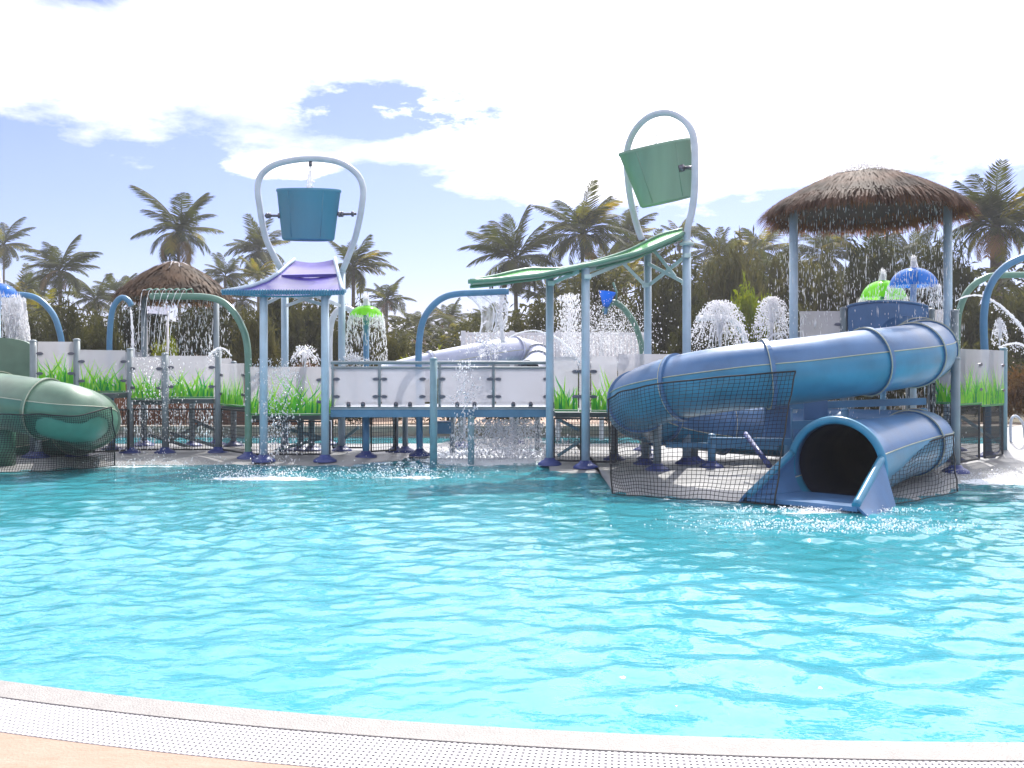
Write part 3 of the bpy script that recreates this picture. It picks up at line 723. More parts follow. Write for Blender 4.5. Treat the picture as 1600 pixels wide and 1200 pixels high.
mb = MB(); mb.box((X(672, 16.2), 16.0, .42), (X(706, 16.2), 16.5, .62), 0, .01); mb.build('valve_box', M['deck_side'], t)

# ------------------------------------------------------------------ green chute tower
t = thing('chute_tower', 'tall mint tower with long sloping green chute and tall narrow hoop, right of the bridge', 'water play tower', (X(965, 14.4), 14.4, .045))
for px, d, ty, rr__ in [(859, 14.5, 433, .062), (915, 14.05, 420, .064), (1012, 15.3, 393, .062), (1073, 14.55, 377, .066)]: post(t, px, d, ty, rr__, 'post')
mb = MB(); mb.lathe((X(1073, 14.55), 14.55, Z(381, 14.55)), [(.05, -.03), (.115, -.02), (.115, .015), (.075, .03), (.06, .06)], 20); mb.build('collar', M['hoop_mint'], t)
hp = [(1003,374,16.0),(996,355,16.0),(986,315,15.9),(981,280,15.8),(979,245,15.8),(984,220,15.7),(997,197,15.5),(1017,181,15.3),(1042,176,15.1),(1064,184,14.9),(1079,201,14.7),(1085,224,14.6),(1086,262,14.5),(1085,300,14.5),(1081,330,14.5),(1075,355,14.5),(1072.5,380,14.55)]
mb = MB(); mb.tube(spline([P(*p) for p in hp], 8), .056, 14); hoop = mb.build('hoop', M['hoop'], t)
mb = MB(); mb.tube([P(1066,262,14.8), P(1086,262,14.5)], .03, 8); mb.tube([P(1064,258,14.75), P(1066,268,14.75)], .05, 8); mb.build('pivot_rod', M['steel'], t)
near = [(735,440,13.1),(770,438,13.3),(805,434,13.5),(850,429,13.7),(905,417,13.9),(930,412,14.0),(980,400,14.15),(1005,393,14.2),(1055,372,14.4),(1068,365,14.5)]
far = [(735,439,14.2),(770,433,14.4),(800,426,14.6),(828,421,14.8),(855,421,14.95),(880,420,15.1),(930,409,15.3),(980,393,15.5),(1030,369,15.6),(1066,359,15.7)]
nS, fS = spline([P(*p) for p in near], 4), spline([P(*p) for p in far], 4)
mb = MB(); rows = []
for a_, b_ in zip(nS, fS): rows.append([a_.lerp(b_, k/12)+Vector((0,0,-.05*math.sin(PI*k/12)**.8)) for k in range(13)])
mb.grid(rows, 0, True, -.025, 1); ch = mb.build('chute', [M['tray_bright'], M['tray_green']], t)
for S_, r_ in ((nS, .04), (fS, .035)):
    mb = MB(); mb.tube([p+Vector((0,0,.01)) for p in S_], r_*.75, 8); mb.build('chute_lip', M['tray_green'], ch)
mb = MB(); mb.obox(nS[0], fS[0], .07, .06); mb.build('end_lip', M['tray_green'], ch)
mb = MB()
for k in (3, 9):
    mb.tube([r_[k]+Vector((0,0,-.045)) for r_ in rows], .022, 6)
mb.build('stiffener', M['tray_green'], ch)
for a_, b_ in [((861,443,14.4),(905,424,14.1)), ((918,433,14.1),(1003,399,15.0)), ((968,405,14.6),(1008,446,15.2)), ((1015,445,15.2),(1068,403,14.6)), ((1013,412,15.2),(1070,442,14.6)), ((1022,391,15.1),(1055,432,14.7)), ((916,424,14.1),(975,407,15.0)), ((985,402,14.6),(1008,392,15.2))]:
    brace(t, P(*a_), P(*b_), .055, 'hoop_mint')
for px, py, d in [(861,443,14.4),(1008,446,15.2),(1070,442,14.6),(1073,400,14.5),(918,433,14.0)]:
    mb = MB(); p = P(px, py, d); mb.box((p.x-.05, p.y-.08, p.z-.035), (p.x+.05, p.y+.02, p.z+.035), 0, .008); mb.build('bracket', M['hoop_mint'], t)
s15 = 15.1/FPX
bucket('tipping_bucket', 'tilted green tipping bucket leaning out of the right hoop', 'bucket_green', P(1033, 272, 15.2), 59*s15, 45*s15, 91*s15, -.235, .12, 15.1)

# screens between the chute posts and the blue slide
t = thing('screen_enclosure', 'lime grass print screens low between the two mint chute posts and the blue slide', 'play screen', (X(930, 14.4), 14.4, .045))
z0, z1 = Z(640, 14.5), Z(557, 14.5)
panel(t, (X(866, 14.5), 14.52, 0), (X(903, 14.45), 14.45, 0), z0, z1, True, 'b', 41, .85); 
panel(t, (X(905, 14.4), 14.4, 0), (X(922, 14.35), 14.35, 0), z0, z1, False, 'both', 42, edge=True)
panel(t, (X(924, 14.3), 14.32, 0), (X(965, 14.2), 14.24, 0), z0, z1, True, 'a', 43, .85)
panel(t, (X(966, 14.25), 14.25, 0), (X(1045, 14.6), 14.6, 0), Z(640, 14.4), Z(553, 14.4), False, 'none', 44, edge=False)
mb = MB(); mb.box((X(868, 14.6), 14.62, z0-.13), (X(1040, 14.6), 16.4, z0-.05)); mb.build('deck_plate', M['deck_dark'], t)
mesh_barrier(t, (X(866, 14.5), 14.56, 0), (X(908, 14.4), 14.46, 0), .1, z0-.14); mesh_barrier(t, (X(921, 14.3), 14.36, 0), (X(962, 14.3), 14.3, 0), .1, z0-.14)
brace(t, P(872,655,15.5), P(905,672,15.2), .05, 'post_teal'); brace(t, P(872,712,15.5), P(905,690,15.2), .05, 'post_teal'); 
for px, d in [(1008, 14.5), (1027, 13.6), (960, 15.2), (1085, 14.8)]: post(t, px, d, 640, .06, 'post_grey')

# ------------------------------------------------------------------ right slide platform
t = thing('slide_platform', 'high platform with arched blue entry board and frosted screens above the blue tube slide', 'play structure', (X(1380, 15.5), 15.5, .045))
for px, d, ty in [(1318, 15.2, 482), (1455, 15.2, 484), (1492, 14.9, 486), (1246, 15.4, 520)]: post(t, px, d, ty, .058, 'post_grey')
for px, d, ty in [(1505, 13.2, 700)][:0]: post(t, px, d, ty)
panel(t, (X(1250, 15.25), 15.25, 0), (X(1312, 15.2), 15.2, 0), Z(560, 15.2), Z(486, 15.2), True, 'b', 51, .45, edge=False, dens=.5)
panel(t, (X(1460, 15.2), 15.2, 0), (X(1487, 15.0), 15.0, 0), Z(560, 15.2), Z(484, 15.2), True, 'none', 52, .6, edge=False)
mb = MB(); vs = []; K = 24; z_b = Z(600, 15.15)
for j, yy in enumerate((15.12, 15.20)):
    for i in range(K+1):
        px = 1324+(1450-1324)*i/K; vs.append((X(px, 15.15), yy, Z(480-9*math.sin(PI*i/K)**.6, 15.15)))
    for i in range(K+1):
        px = 1324+(1450-1324)*i/K; vs.append((X(px, 15.15), yy, z_b))
o2 = 2*(K+1)
for i in range(K):
    mb.add([], []); 
fs = []
for i in range(K):
    fs += [(i, K+1+i, K+2+i, i+1), (o2+i, o2+i+1, o2+K+2+i, o2+K+1+i), (i, i+1, o2+i+1, o2+i)]
mb.add(vs, fs, 0); eb = mb.build('entry_board', M['blue_up'], t)
mb = MB(); mb.tube([(X(1324+126*i/K, 15.1), 15.11, Z(480-9*math.sin(PI*i/K)**.6, 15.15)) for i in range(K+1)], .022, 8); mb.build('board_rim', M['blue_up'], eb)
mb = MB(); mb.box((X(1250, 15.3), 15.3, Z(575, 15.3)-.1), (X(1490, 15.3), 17.2, Z(575, 15.3)), 0, .01); mb.build('deck_plate', M['deck_dark'], t)
for (xa, da, xb, db, yt, yb, s) in [(1462,14.4,1494,14.2,560,628,53), (1497,14.2,1533,14.8,545,631,54), (1533,14.82,1568,15.6,546,633,55)]:
    panel(t, (X(xa, da), da, 0), (X(xb, db), db, 0), Z(yb, da), Z(yt, da), True, 'b', s, .8)
post(t, 1493, 13.4, 560, .065, 'post_grey'); post(t, 1568, 15.9, 545, .06, 'post_teal')
mesh_barrier(t, (X(1500, 14.3), 14.3, 0), (X(1532, 14.8), 14.85, 0), .1, Z(634, 14.3)); mesh_barrier(t, (X(1538, 15.0), 15.0, 0), (X(1566, 15.6), 15.6, 0), .1, Z(634, 15))
mesh_barrier(t, (X(1455, 15.0), 15.0, 0), (X(1490, 14.8), 14.8, 0), .1, Z(600, 15))
for px, d in [(1250, 17), (1330, 17), (1420, 17), (1482, 17)]: post(t, px, d, 575, .055, 'post_grey')
brace(t, P(1500,650,14.6), P(1560,690,15.6), .05, 'post_teal')

# ------------------------------------------------------------------ blue tube slide
t = thing('tube_slide', 'big blue spiral tube slide ending in a round dark mouth over the pool', 'water slide', (X(1220, 13), 13, .045))
bp_ = [P(1385,528,15.5), P(1425,537,14.9), P(1446,546,13.9), P(1430,554,12.8), P(1365,564,12.1), P(1250,579,11.85), P(1150,590,11.9), P(1062,605,12.2), P(1006,622,12.9), P(995,640,13.8), P(1040,655,14.7), P(1130,668,15.2), P(1240,675,15.2), P(1340,680,14.8), P(1415,684,14.1), P(1441,688,13.2), P(1414,695,12.35), P(1360,711,11.55), P(1306,730,10.75)]
RB = .42
def flare(s_): return RB if s_ < .90 else RB+.105*((s_-.90)/.10)**1.1
slide_tube(t, bp_, RB, -.30, ('blue_up', 'blue_low'), [.055, .10, .17, .235, .31, .375, .435, .52, .60, .69, .78, .865], flare=flare)
mc = bp_[-1]; ax = (bp_[-1]-bp_[-2]); ax.z = 0; ax.normalize(); sd = ax.cross(Vector((0,0,1))).normalized()
prof = [(.515,-.05),(.575,-.05),(.595,-.01),(.58,.03),(.515,.03),(.50,-.01)]
mb = MB(); rr_ = []
for k in range(37):
    an = -.24+(PI+.48)*k/36; rr_.append([mc+(sd*math.cos(an)+Vector((0,0,1))*math.sin(an))*a_+ax*b_ for a_, b_ in prof+prof[:1]])
mb.grid(rr_, 0, True); mb.build('mouth_rim', M['blue_low'], t)
rows = []
for i in range(15):
    s_ = i/14; row = []; zc = mc.z*(1-s_)+.03*s_; Rz = .54*(1-s_)+.26*s_; wl = .545+.05*s_; wr = .545+.12*s_; fl0 = .030
    for k in range(37):
        an = PI-.24+(PI+.48)*k/36; c_, s2 = math.cos(an), math.sin(an); ww = wl if c_ < 0 else wr
        row.append(mc+ax*(.03+.86*s_)+sd*c_*ww+Vector((0, 0, max(fl0, zc+Rz*s2)-mc.z)))
    rows.append(row)
mb = MB(); mb.grid(rows, 0, True, -.05); fl_ = mb.build('exit_flume', M['blue_up'], t)
for k in (0, 36):
    mb = MB(); mb.tube([r_[k] for r_ in rows], .045, 10); mb.build('flume_lip', M['blue_low'], fl_)
for k, sg in ((0, -1), (36, 1)):
    top = [r_[k]+sd*0.02*sg for r_ in rows]; 
    mb = MB(); mb.grid([[p for p in top], [Vector((p.x, p.y, -.05))+sd*(-.16 if k == 0 else .12)*(1 if k == 0 else 1) for p in top]], 0, True, .03); mb.build('flume_skirt', M['blue_up'], fl_)
# steel frame that carries the slide
for a_, b_, hh_ in [((1110,688,13.2),(1235,690,13.2),.09), ((1210,635,13.6),(1445,627,13.6),.10), ((1215,665,13.4),(1350,660,13.4),.12), ((1040,695,14.2),(1215,698,14.2),.08)]:
    mb = MB(); mb.obox(P(*a_), P(*b_), .1, hh_); mb.build('support_beam', M['arch_blue'], t)
for px, d, y_ in [(1232, 13.4, 640), (1112, 14.0, 680), (1320, 14.4, 640), (1442, 13.9, 640)]: post(t, px, d, y_, .06, 'arch_blue')
mb = MB(); mb.tube([P(1165,678,12.6), P(1202,728,11.6)], .035, 10); mb.build('support_strut', M['flange'], t)
for px, d in [(1215, 12.2), (1275, 13.5)]: 
    mb = MB(); mb.box((X(px, d)-.17, d, Z(625, d)-.5), (X(px, d)+.17, d+.05, Z(625, d)), 0, .01); mb.build('support_plate', M['blue_up'], t)
t = thing('safety_net', 'large black net hanging in front of the blue slide left of its mouth', 'safety net', G(1080, 780))
net(t, [P(950,624,12.35), P(970,612,11.9), P(1010,603,11.6), P(1100,592,11.42), P(1180,585,11.38), P(1243,580,11.38)], [G(957,771,.03), G(1010,776,.03), G(1100,781,.03), G(1210,788,.03)], 46, 30, sag=.10)
t = thing('safety_net', 'small black net sloping down beside the right edge of the slide mouth', 'safety net', G(1440, 780))
net(t, [P(1376,717,11.05), P(1420,702,11.5), P(1462,687,12.0), P(1490,679,12.5)], [G(1360,794,.03), G(1400,787,.03), G(1450,778,.03), G(1496,768,.03)], 26, 14, sag=.05)

# ------------------------------------------------------------------ green tube slide at the left edge
t = thing('tube_slide', 'green spiral tube slide cut off by the left edge of the picture', 'water slide', (X(60, 14.8), 14.8, .045))
gp = [P(20,560,16.9), P(-30,568,17.2), P(-110,585,16.9), P(-130,603,15.8), P(-70,616,14.9), P(10,628,14.0), P(70,638,13.6), P(118,648,13.7), P(140,658,14.5), P(130,668,15.6), P(80,680,16.3), P(0,690,16.3), P(-80,705,15.6), P(-130,715,14.6)]
slide_tube(t, gp, .42, .30, ('green_up', 'green_low'), [.10, .2, .33, .425, .515, .60, .72, .85])
mb = MB(); vs = []; K = 20
for yy in (15.75, 15.82):
    for i in range(K+1): px = -40+88*i/K; vs.append((X(px, 15.8), yy, Z(537-9*math.sin(PI*i/K)**.7, 15.8)))
    for i in range(K+1): px = -40+88*i/K; vs.append((X(px, 15.8), yy, Z(600, 15.8)))
o2 = 2*(K+1); fs = []
for i in range(K): fs += [(i, K+1+i, K+2+i, i+1), (o2+i, o2+i+1, o2+K+2+i, o2+K+1+i), (i, i+1, o2+i+1, o2+i)]
fs += [(K, 2*K+1, o2+2*K+1, o2+K)]
mb.add(vs, fs); mb.build('entry_board', M['green_up'], t)
mb = MB(); mb.tube([(X(8, 14.4), 14.4, 0), (X(8, 14.4), 14.4, Z(640, 14.4))], .15, 16); mb.build('support_column', M['green_low'], t)
post(t, 98, 16.4, 690, .06, 'arch_blue'); post(t, 60, 15.6, 690, .06, 'post_grey')
t = thing('safety_net', 'black net under the green slide at the left edge', 'safety net', G(90, 736))
net(t, [P(-70,648,13.3), P(20,647,13.15), P(70,648,13.12), P(120,650,13.2), P(174,636,13.7)], [G(-70,741,.03), G(20,738,.03), G(110,734,.03), G(179,727,.03)], 64, 26, sag=.06)

# ------------------------------------------------------------------ pipe arches
def arch(label, pts, r, mat, foot=True, close_=True, extra=None, nm='water_arch'):
    S = spline([P(*p) for p in pts], 8); b0 = S[0]
    t_ = thing(nm, label, 'water arch', (b0.x, b0.y, .045))
    mb = MB(); mb.tube(S, r, 14); mb.build('pipe', M[mat], t_)
    if foot:
        f_ = MB(); f_.lathe((b0.x, b0.y, .035), [(.19, 0), (.185, .03), (.13, .06), (r+.03, .085), (r+.004, .12)], 20); f_.build('base_flange', M['flange'], t_)
    return t_, S
def GB(px, d): return (px, Y0+(H-.03)*FPX/d, d)
arch('blue pipe arch pouring a curtain at the far left, beside the green slide', [GB(97,17), (97,600,17), (97,545,17), (92,515,17), (82,490,17), (62,469,17), (38,461,17), (2,462,17)], .055, 'arch_blue')
arch('slim blue pipe hook between the second and third grass screens', [GB(175,17.2), (173,600,17.2), (171,540,17.2), (174,493,17.2), (181,473,17.2), (191,465,17.2), (201,470,17.2), (205,478,17.2)], .052, 'arch_blue')
ta, S = arch('long green pipe arch with a row of seven small spouts under the thatch', [GB(388,15.55), (388,640,15.55), (388,570,15.6), (385,532,15.7), (376,506,15.8), (362,484,15.9), (344,470,16), (320,464,16.1), (280,463,16.2), (236,463,16.3)], .058, 'arch_green')
SP = []
for i in range(7):
    px = 240+i*10.5; c = P(px, 463, 16.25); SP.append(c); mb = MB(); mb.tube(spline([c+Vector((0,-.02,.04)), c+Vector((-.0,-.1,.12)), c+Vector((-.06,-.16,.10))], 4), .012, 6); mb.build('spout', M['arch_green'], ta)
ta, S4 = arch('wide blue pipe arch pouring two water sheets over the bridge', [GB(656,16.1), (655,640,16.1), (654,560,16.1), (656,525,16.1), (662,499,16.1), (675,479,16.1), (693,465,16.1), (716,459,16.1), (755,457,16.1), (795,455,16.1)], .058, 'arch_blue')
arch('pale white pipe arch behind the blue bucket tower rear post', [GB(514,18.3), (515,600,18.3), (515,530,18.3), (519,500,18.3), (528,485,18.3), (540,481,18.3), (552,486,18.3)], .06, 'arch_white')
ta, S6 = arch('green pipe arch carrying the small bright blue cup behind the chute posts', [GB(1005,17), (1005,620,17), (1004,555,17), (1000,530,17), (991,506,17), (977,485,17), (962,473,17), (950,477,17), (944,488,17)], .055, 'arch_green')
mb = MB(); mb.tube([P(963,474,17), P(963,455,17), P(958,441,17)], .02, 8); mb.build('feed_pipe', M['arch_green'], ta)
arch('pale white pipe arch behind the left dome fountain', [GB(1167,19), (1167,600,19), (1166,545,19), (1160,520,19), (1148,503,19), (1128,496,19), (1088,498,19)], .06, 'arch_white')
arch('tall blue pipe arch in front, leaning out of the right edge', [GB(1544,15.7), (1542,630,15.7), (1539,560,15.7), (1537,500,15.7), (1542,462,15.7), (1552,438,15.7), (1566,421,15.7), (1585,408,15.7), (1612,401,15.7), (1680,404,15.7)], .062, 'arch_blue')
arch('green pipe arch behind the tall blue arch at the right edge', [GB(1494,17), (1495,600,17), (1496,510,17), (1502,476,17), (1515,452,17), (1536,436,17), (1565,430,17), (1680,430,17)], .058, 'arch_green')
# small blue tipping cup
c = P(948, 466, 16.9); t = thing('tipping_cup', 'small bright blue cone cup hanging on the green arch', 'tipping bucket', c)
mb = MB(); Mx = Matrix.Rotation(.12, 3, 'Y'); mb.lathe(c, [(.001,-.17),(.05,-.16),(.15,.1),(.155,.12),(.14,.12),(.045,-.13),(.001,-.14)], 24, 0, True, Mx); mb.build('cup', M['cap_blue'], t)
mb = MB(); mb.tube([c+Vector((0,0,-.16)), c+Vector((-.03,0,-.3))], .03, 8); mb.build('stem', M['arch_blue'], t)

def flower(label, px, py_top, py_rim, halfw, d, mat, stem='arch_blue'):
    x = X(px, d); r_ = halfw/FPX*d; zt_ = Z(py_top, d); zr = Z(py_rim, d); h_ = zt_-zr
    t_ = thing('water_umbrella', label, 'water umbrella', (x, d, .045))
    prof = [(r_*math.sin(a_), zr+h_*math.cos(a_)) for a_ in [PI/2*k/10 for k in range(11)]][::-1]
    prof = [(max(.001, p[0]), p[1]) for p in prof]
    NN = 36; mb = MB(); vs = []; fs = []
    for i, (rr_, zz) in enumerate(prof):
        f_ = 1-(i/10)
        for k in range(NN):
            a_ = 2*PI*k/NN; sc2 = 1+.035*f_**4*math.cos(12*a_); vs.append((x+rr_*sc2*math.cos(a_), d+rr_*sc2*math.sin(a_), zz-.0))
    for i in range(10):
        for k in range(NN): fs.append((i*NN+k, (i+1)*NN+k, (i+1)*NN+(k+1) % NN, i*NN+(k+1) % NN))
    mb.add(vs, fs, 0, True); cp = mb.build('cap', M[mat], t_)
    mb = MB()
    for k in range(6):
        a_ = 2*PI*k/6+.3; mb.tube([(x+p[0]*.99*math.cos(a_), d+p[0]*.99*math.sin(a_), p[1]-.008) for p in prof], .008, 5)
    mb.build('cap_rib', M[mat], cp)
    mb = MB(); mb.tube([(x, d, .045), (x, d, zt_-.02)], .055, 12); mb.build('stem', M[stem], t_)
    mb = MB(); mb.lathe((x, d, zt_-.01), [(.06, 0), (.05, .03), (.02, .05), (.001, .05)], 12); mb.build('nozzle', M['arch_white'], t_)
    return (x, d, zr, r_, zt_)
UM = [flower('lime green water umbrella on a blue stem beside the blue bucket tower', 572, 477, 494, 25, 17, 'cap_green'),
      flower('lime green water umbrella half behind the blue one, under the large thatch', 1380, 438, 466, 33, 17.8, 'cap_green'),
      flower('glossy blue water umbrella under the right side of the large thatch', 1427, 418, 447, 35, 16.9, 'cap_blue', 'post'),
      flower('blue water umbrella cut off at the far left edge', -4, 442, 462, 29, 16.2, 'cap_blue', 'post')]

# ------------------------------------------------------------------ thatched shelters
def thatch(label, cx_, d, apex, eave, halfw, posts, rr_post, nst, base_z=.045, wet=.2):
    x = X(cx_, d); Rr = halfw/FPX*d; za = Z(apex, d); ze = Z(eave, d); hh = za-ze
    t_ = thing('thatched_shelter', label, 'thatched shelter', (x, d, base_z))
    def zf(r): return za-hh*(min(1, r/Rr))**1.6
    mb = MB(); NN = 40; prof = [(max(.001, Rr*.93*k/10), zf(Rr*.93*k/10)-.05) for k in range(11)]; prof += [(Rr*.90, prof[-1][1]-.06)]+[(max(.001, Rr*.9*(1-k/6)), zf(Rr*.9*(1-k/6))-.17) for k in range(1, 7)]
    mb.lathe((x, d, 0), prof, NN, 0, True); core = mb.build('roof_core', M['thatch_core'], t_)
    mb = MB()
    for i in range(nst):
        f_ = random.random()**.5; r0 = Rr*f_*.97; a_ = R(0, 2*PI); ln = R(.22, .5)*Rr/1.65; 
        c_, s_ = math.cos(a_), math.sin(a_); da = R(-.16, .16); w_ = R(.007, .016)*(1 if Rr > 1.3 else 2.0)
        pts_ = []; r = r0; z = zf(r0)+R(-.02, .05 if Rr > 1.3 else .09); edge_ = f_ > .86
        for j in range(4):
            pts_.append((r, z)); 
            sl = (zf(min(Rr, r)+.03)-zf(min(Rr, r)))/.03
            if edge_: sl -= .8*j
            q_ = math.hypot(1, sl); st = ln/3; r += st/q_; z += st*sl/q_ - (.006 if not edge_ else .0)
        vs = []
        for j, (r, z) in enumerate(pts_):
            aa = a_+da*j/3*.5/max(.3, r); cc, ss = math.cos(aa), math.sin(aa); ww = w_*(1, 1, .8, .15)[j]
            vs += [(x+r*cc+ss*ww, d+r*ss-cc*ww, z), (x+r*cc-ss*ww, d+r*ss+cc*ww, z)]
        mi = 1 if (wet and r0 < Rr*.36 and random.random() < .38*(1-r0/(Rr*.4))) else 0
        mb.add(vs, [(0,1,3,2),(2,3,5,4),(4,5,7,6)], mi)
    # hanging fringe below the eave
    for i in range(int(nst*.32)):
        r0 = Rr*R(.72, 1.0); a_ = R(0, 2*PI); z0_ = zf(r0)-R(.02, .1); ln = R(.10, .26)*Rr/1.65; c_, s_ = math.cos(a_), math.sin(a_); w_ = R(.004, .011)
        o_ = R(.0, .06); vs = []
        for j in range(3):
            rr2 = r0+o_*j*.7; z = z0_-ln*j/2; ww = w_*(1, .8, .1)[j]; vs += [(x+rr2*c_+s_*ww, d+rr2*s_-c_*ww, z), (x+rr2*c_-s_*ww, d+rr2*s_+c_*ww, z)]
        mb.add(vs, [(0,1,3,2),(2,3,5,4)], 2 if random.random() < .6 else 0)
    mb.build('thatch', [M['thatch'], M['thatch_glint'], M['fringe']], t_, kind='stuff')
    for px, dd in posts:
        xx = X(px, dd); mb = MB(); mb.tube([(xx, dd, base_z), (xx, dd, zf(math.hypot(xx-x, dd-d))-.1)], rr_post, 14); po = mb.build('post', M['post' if rr_post > .06 else 'post_grey'], t_)
        mb = MB(); mb.lathe((xx, dd, base_z-.01), [(.19, 0), (.185, .03), (.13, .06), (rr_post+.03, .085), (rr_post+.004, .12)], 20); mb.build('base_flange', M['flange'], po)
    mb = MB(); mb.tube([(x, d, za-.05), (x, d, za+.05)], .05, 10); mb.build('top_nozzle', M['arch_white'], t_)
    return x, d, Rr, ze, za, zf
TH1 = thatch('large thatched shelter shedding water drops above the blue slide', 1350, 15.2, 267, 327, 145, [(1240, 15.0), (1481, 15.0)], .068, 11000)
TH2 = thatch('small thatched shelter shedding water behind the left walkway', 273, 19.0, 414, 463, 83, [(225, 18.4), (338, 18.4)], .055, 3800)

# ------------------------------------------------------------------ far side: white slide, screen fence, canopy, rails
t = thing('picket_balcony', 'white slatted balcony on posts behind the bridge', 'picket balcony', (X(796, 19.6), 19.6, .045))
FD = 19.6
for i, px in enumerate(np.arange(726, 1012, 6.2)):
    if 838 < px < 846: continue
    mb = MB(); mb.box((X(px, FD)-.018, FD, Z(560, FD)), (X(px, FD)+.018, FD+.03, Z(521, FD)), 0, .003); mb.build('picket', M['white_paint'], t)
for y_ in (521.5, 559): 
    mb = MB(); mb.box((X(722, FD), FD+.032, Z(y_, FD)-.03), (X(1012, FD), FD+.07, Z(y_, FD)+.03), 0, .004); mb.build('rail', M['white_paint'], t)
mb = MB(); mb.box((X(724, FD), FD+.08, Z(561, FD)-.25), (X(1010, FD), FD+.16, Z(522, FD)), 0, .004); mb.build('backing_board', M['frost'], t)
for px in (724, 800, 872, 940, 1010):
    mb = MB(); mb.box((X(px, FD)-.05, FD-.05, .04), (X(px, FD)+.05, FD-.01, Z(517, FD)), 0, .006); mb.build('post', M['white_paint'], t)
mb = MB(); mb.box((X(722, FD), FD+.1, Z(575, FD)), (X(1012, FD), FD+2, Z(568, FD)), 0, .01); mb.build('deck_plate', M['deck_top'], t)
t = thing('tube_slide', 'pale lavender tube slide curving behind the bridge rail', 'water slide', (X(780, 18.5), 18.5, .045))
wp = [P(600,590,17.4), P(660,574,17.6), P(720,561,17.9), P(770,551,18.3), P(806,547,18.8), P(834,553,19.0), P(842,566,18.4), P(826,582,17.7)]
def flw(s_): return .24+.02*math.sin(s_*PI)
slide_tube(t, wp, .25, 0, ('white_fg', 'white_fg'), [.2, .42, .62, .74, .86], n=22, seg=8)
for px, d in [(720, 17.9), (806, 18.8)]: post(t, px, d, 575, .05, 'post_grey')
t = thing('sun_canopy', 'small pale canopy roof glimpsed under the small thatch', 'canopy', (X(246, 27), 27, .1))
mb = MB(); mb.add([P(228,478,27), P(266,480,27), P(264,492,25.5), P(226,489,25.5)], [(0,1,2,3)]); mb.add([P(228,480,27), P(266,482,27), P(264,494,25.5), P(226,491,25.5)], [(3,2,1,0)]); M['canopy'] = pm('lavender_canopy', (.13,.14,.21), .7); mb.build('canopy_roof', M['canopy'], t)
for px in (229, 262):
    for d in (26.9, 25.6): mb = MB(); mb.tube([(X(px, d), d, .1), (X(px, d), d, Z(486, d))], .03, 8); mb.build('canopy_post', M['white_paint'], t)
mb = MB(); mb.grid([[G(1555,716,.052)+Vector((0,0,.0)), G(1850,716,.052)], [P(1572,690,16.3), P(1850,690,16.3)], [P(1568,668,18.6), P(1850,640,18.6)]], 0, True); mb.build('ramp', M['concrete'], kind='structure')
t = thing('grab_rail', 'small pale bent grab rail on the wet ramp at the right edge', 'handrail', P(1590, 700, 16.5))
mb = MB(); mb.tube(spline([P(1580,705,16.3), P(1579,665,16.3), P(1583,651,16.3), P(1592,653,16.4), P(1600,668,16.6), P(1602,706,16.6)], 5), .024, 8); mb.build('rail', M['hoop'], t)

# navy shell added to paint the shade inside the mouth of the blue slide
t = bpy.data.objects['tube_slide']
M['mouth_shade'] = pm('navy_mouth_shade', (.010,.014,.03), .45, var=.2)
S = spline(bp_[-5:], 8); mb = MB(); mb.tube(S[:-1]+[S[-1]-(S[-1]-S[-2]).normalized()*.12], [.405]*(len(S)-8)+[.41,.425,.44,.455,.47,.48,.49,.495], 30, caps=False); mb.v = [(a_, b_, max(c_, .034)) for a_, b_, c_ in mb.v]; mb.build('mouth_shade_shell', M['mouth_shade'], t)

# ------------------------------------------------------------------ palms
def frond_mesh(i, bend, twist, mat, nl=54, wid=.33):
    rd = random.Random(100+i); mb = MB(); pts = []; x = z = 0.0; ang = 0.0; K = 22
    for k in range(K+1):
        pts.append(Vector((x, .03*math.sin(k*.25+i), z))); ang = -math.radians(bend)*(k/K)**1.15; x += math.cos(ang)/K; z += math.sin(ang)/K
    mb.tube(pts, [.014*(1-.85*k/K) for k in range(K+1)], 4)
    for side in (-1, 1):
        for j in range(nl):
            f_ = .16+.84*(j+rd.random()*.6)/nl; u_ = f_*K; k = min(int(u_), K-1); p = pts[k].lerp(pts[k+1], u_-k)
            tg = (pts[k+1]-pts[k]).normalized(); ln = wid*(math.sin(PI*min(1, (f_*.92+.06))**.8)**.6+.12)*rd.uniform(.8, 1.12)
            if rd.random() < .05: continue
            sd_ = Vector((0, side, 0)); dr = rd.uniform(.35, 1.05)+.55*f_
            d0 = (sd_*.85+tg*rd.uniform(.45, .8)-Vector((0,0,1))*dr*.35).normalized(); d1 = (sd_*.45+tg*.5-Vector((0,0,1))*dr*1.1).normalized()
            p1 = p+d0*ln*.5; p2 = p1+(d0*.4+d1*.6).normalized()*ln*.5; w_ = tg*.0105
            mb.add([p-w_*.6, p+w_*.6, p1+w_, p1-w_, p2], [(0,1,2,3),(3,2,4)], 0)
    return mb.mesh('frond', mat)
FR = [frond_mesh(i, b_, 0, M['frond']) for i, b_ in enumerate((38, 52, 66, 82, 98, 60))]
FRY = [frond_mesh(20+i, b_, 0, M['frond_y']) for i, b_ in enumerate((40, 75))]
FRD = [frond_mesh(30+i, b_, 0, M['frond_d']) for i, b_ in enumerate((90, 120))]
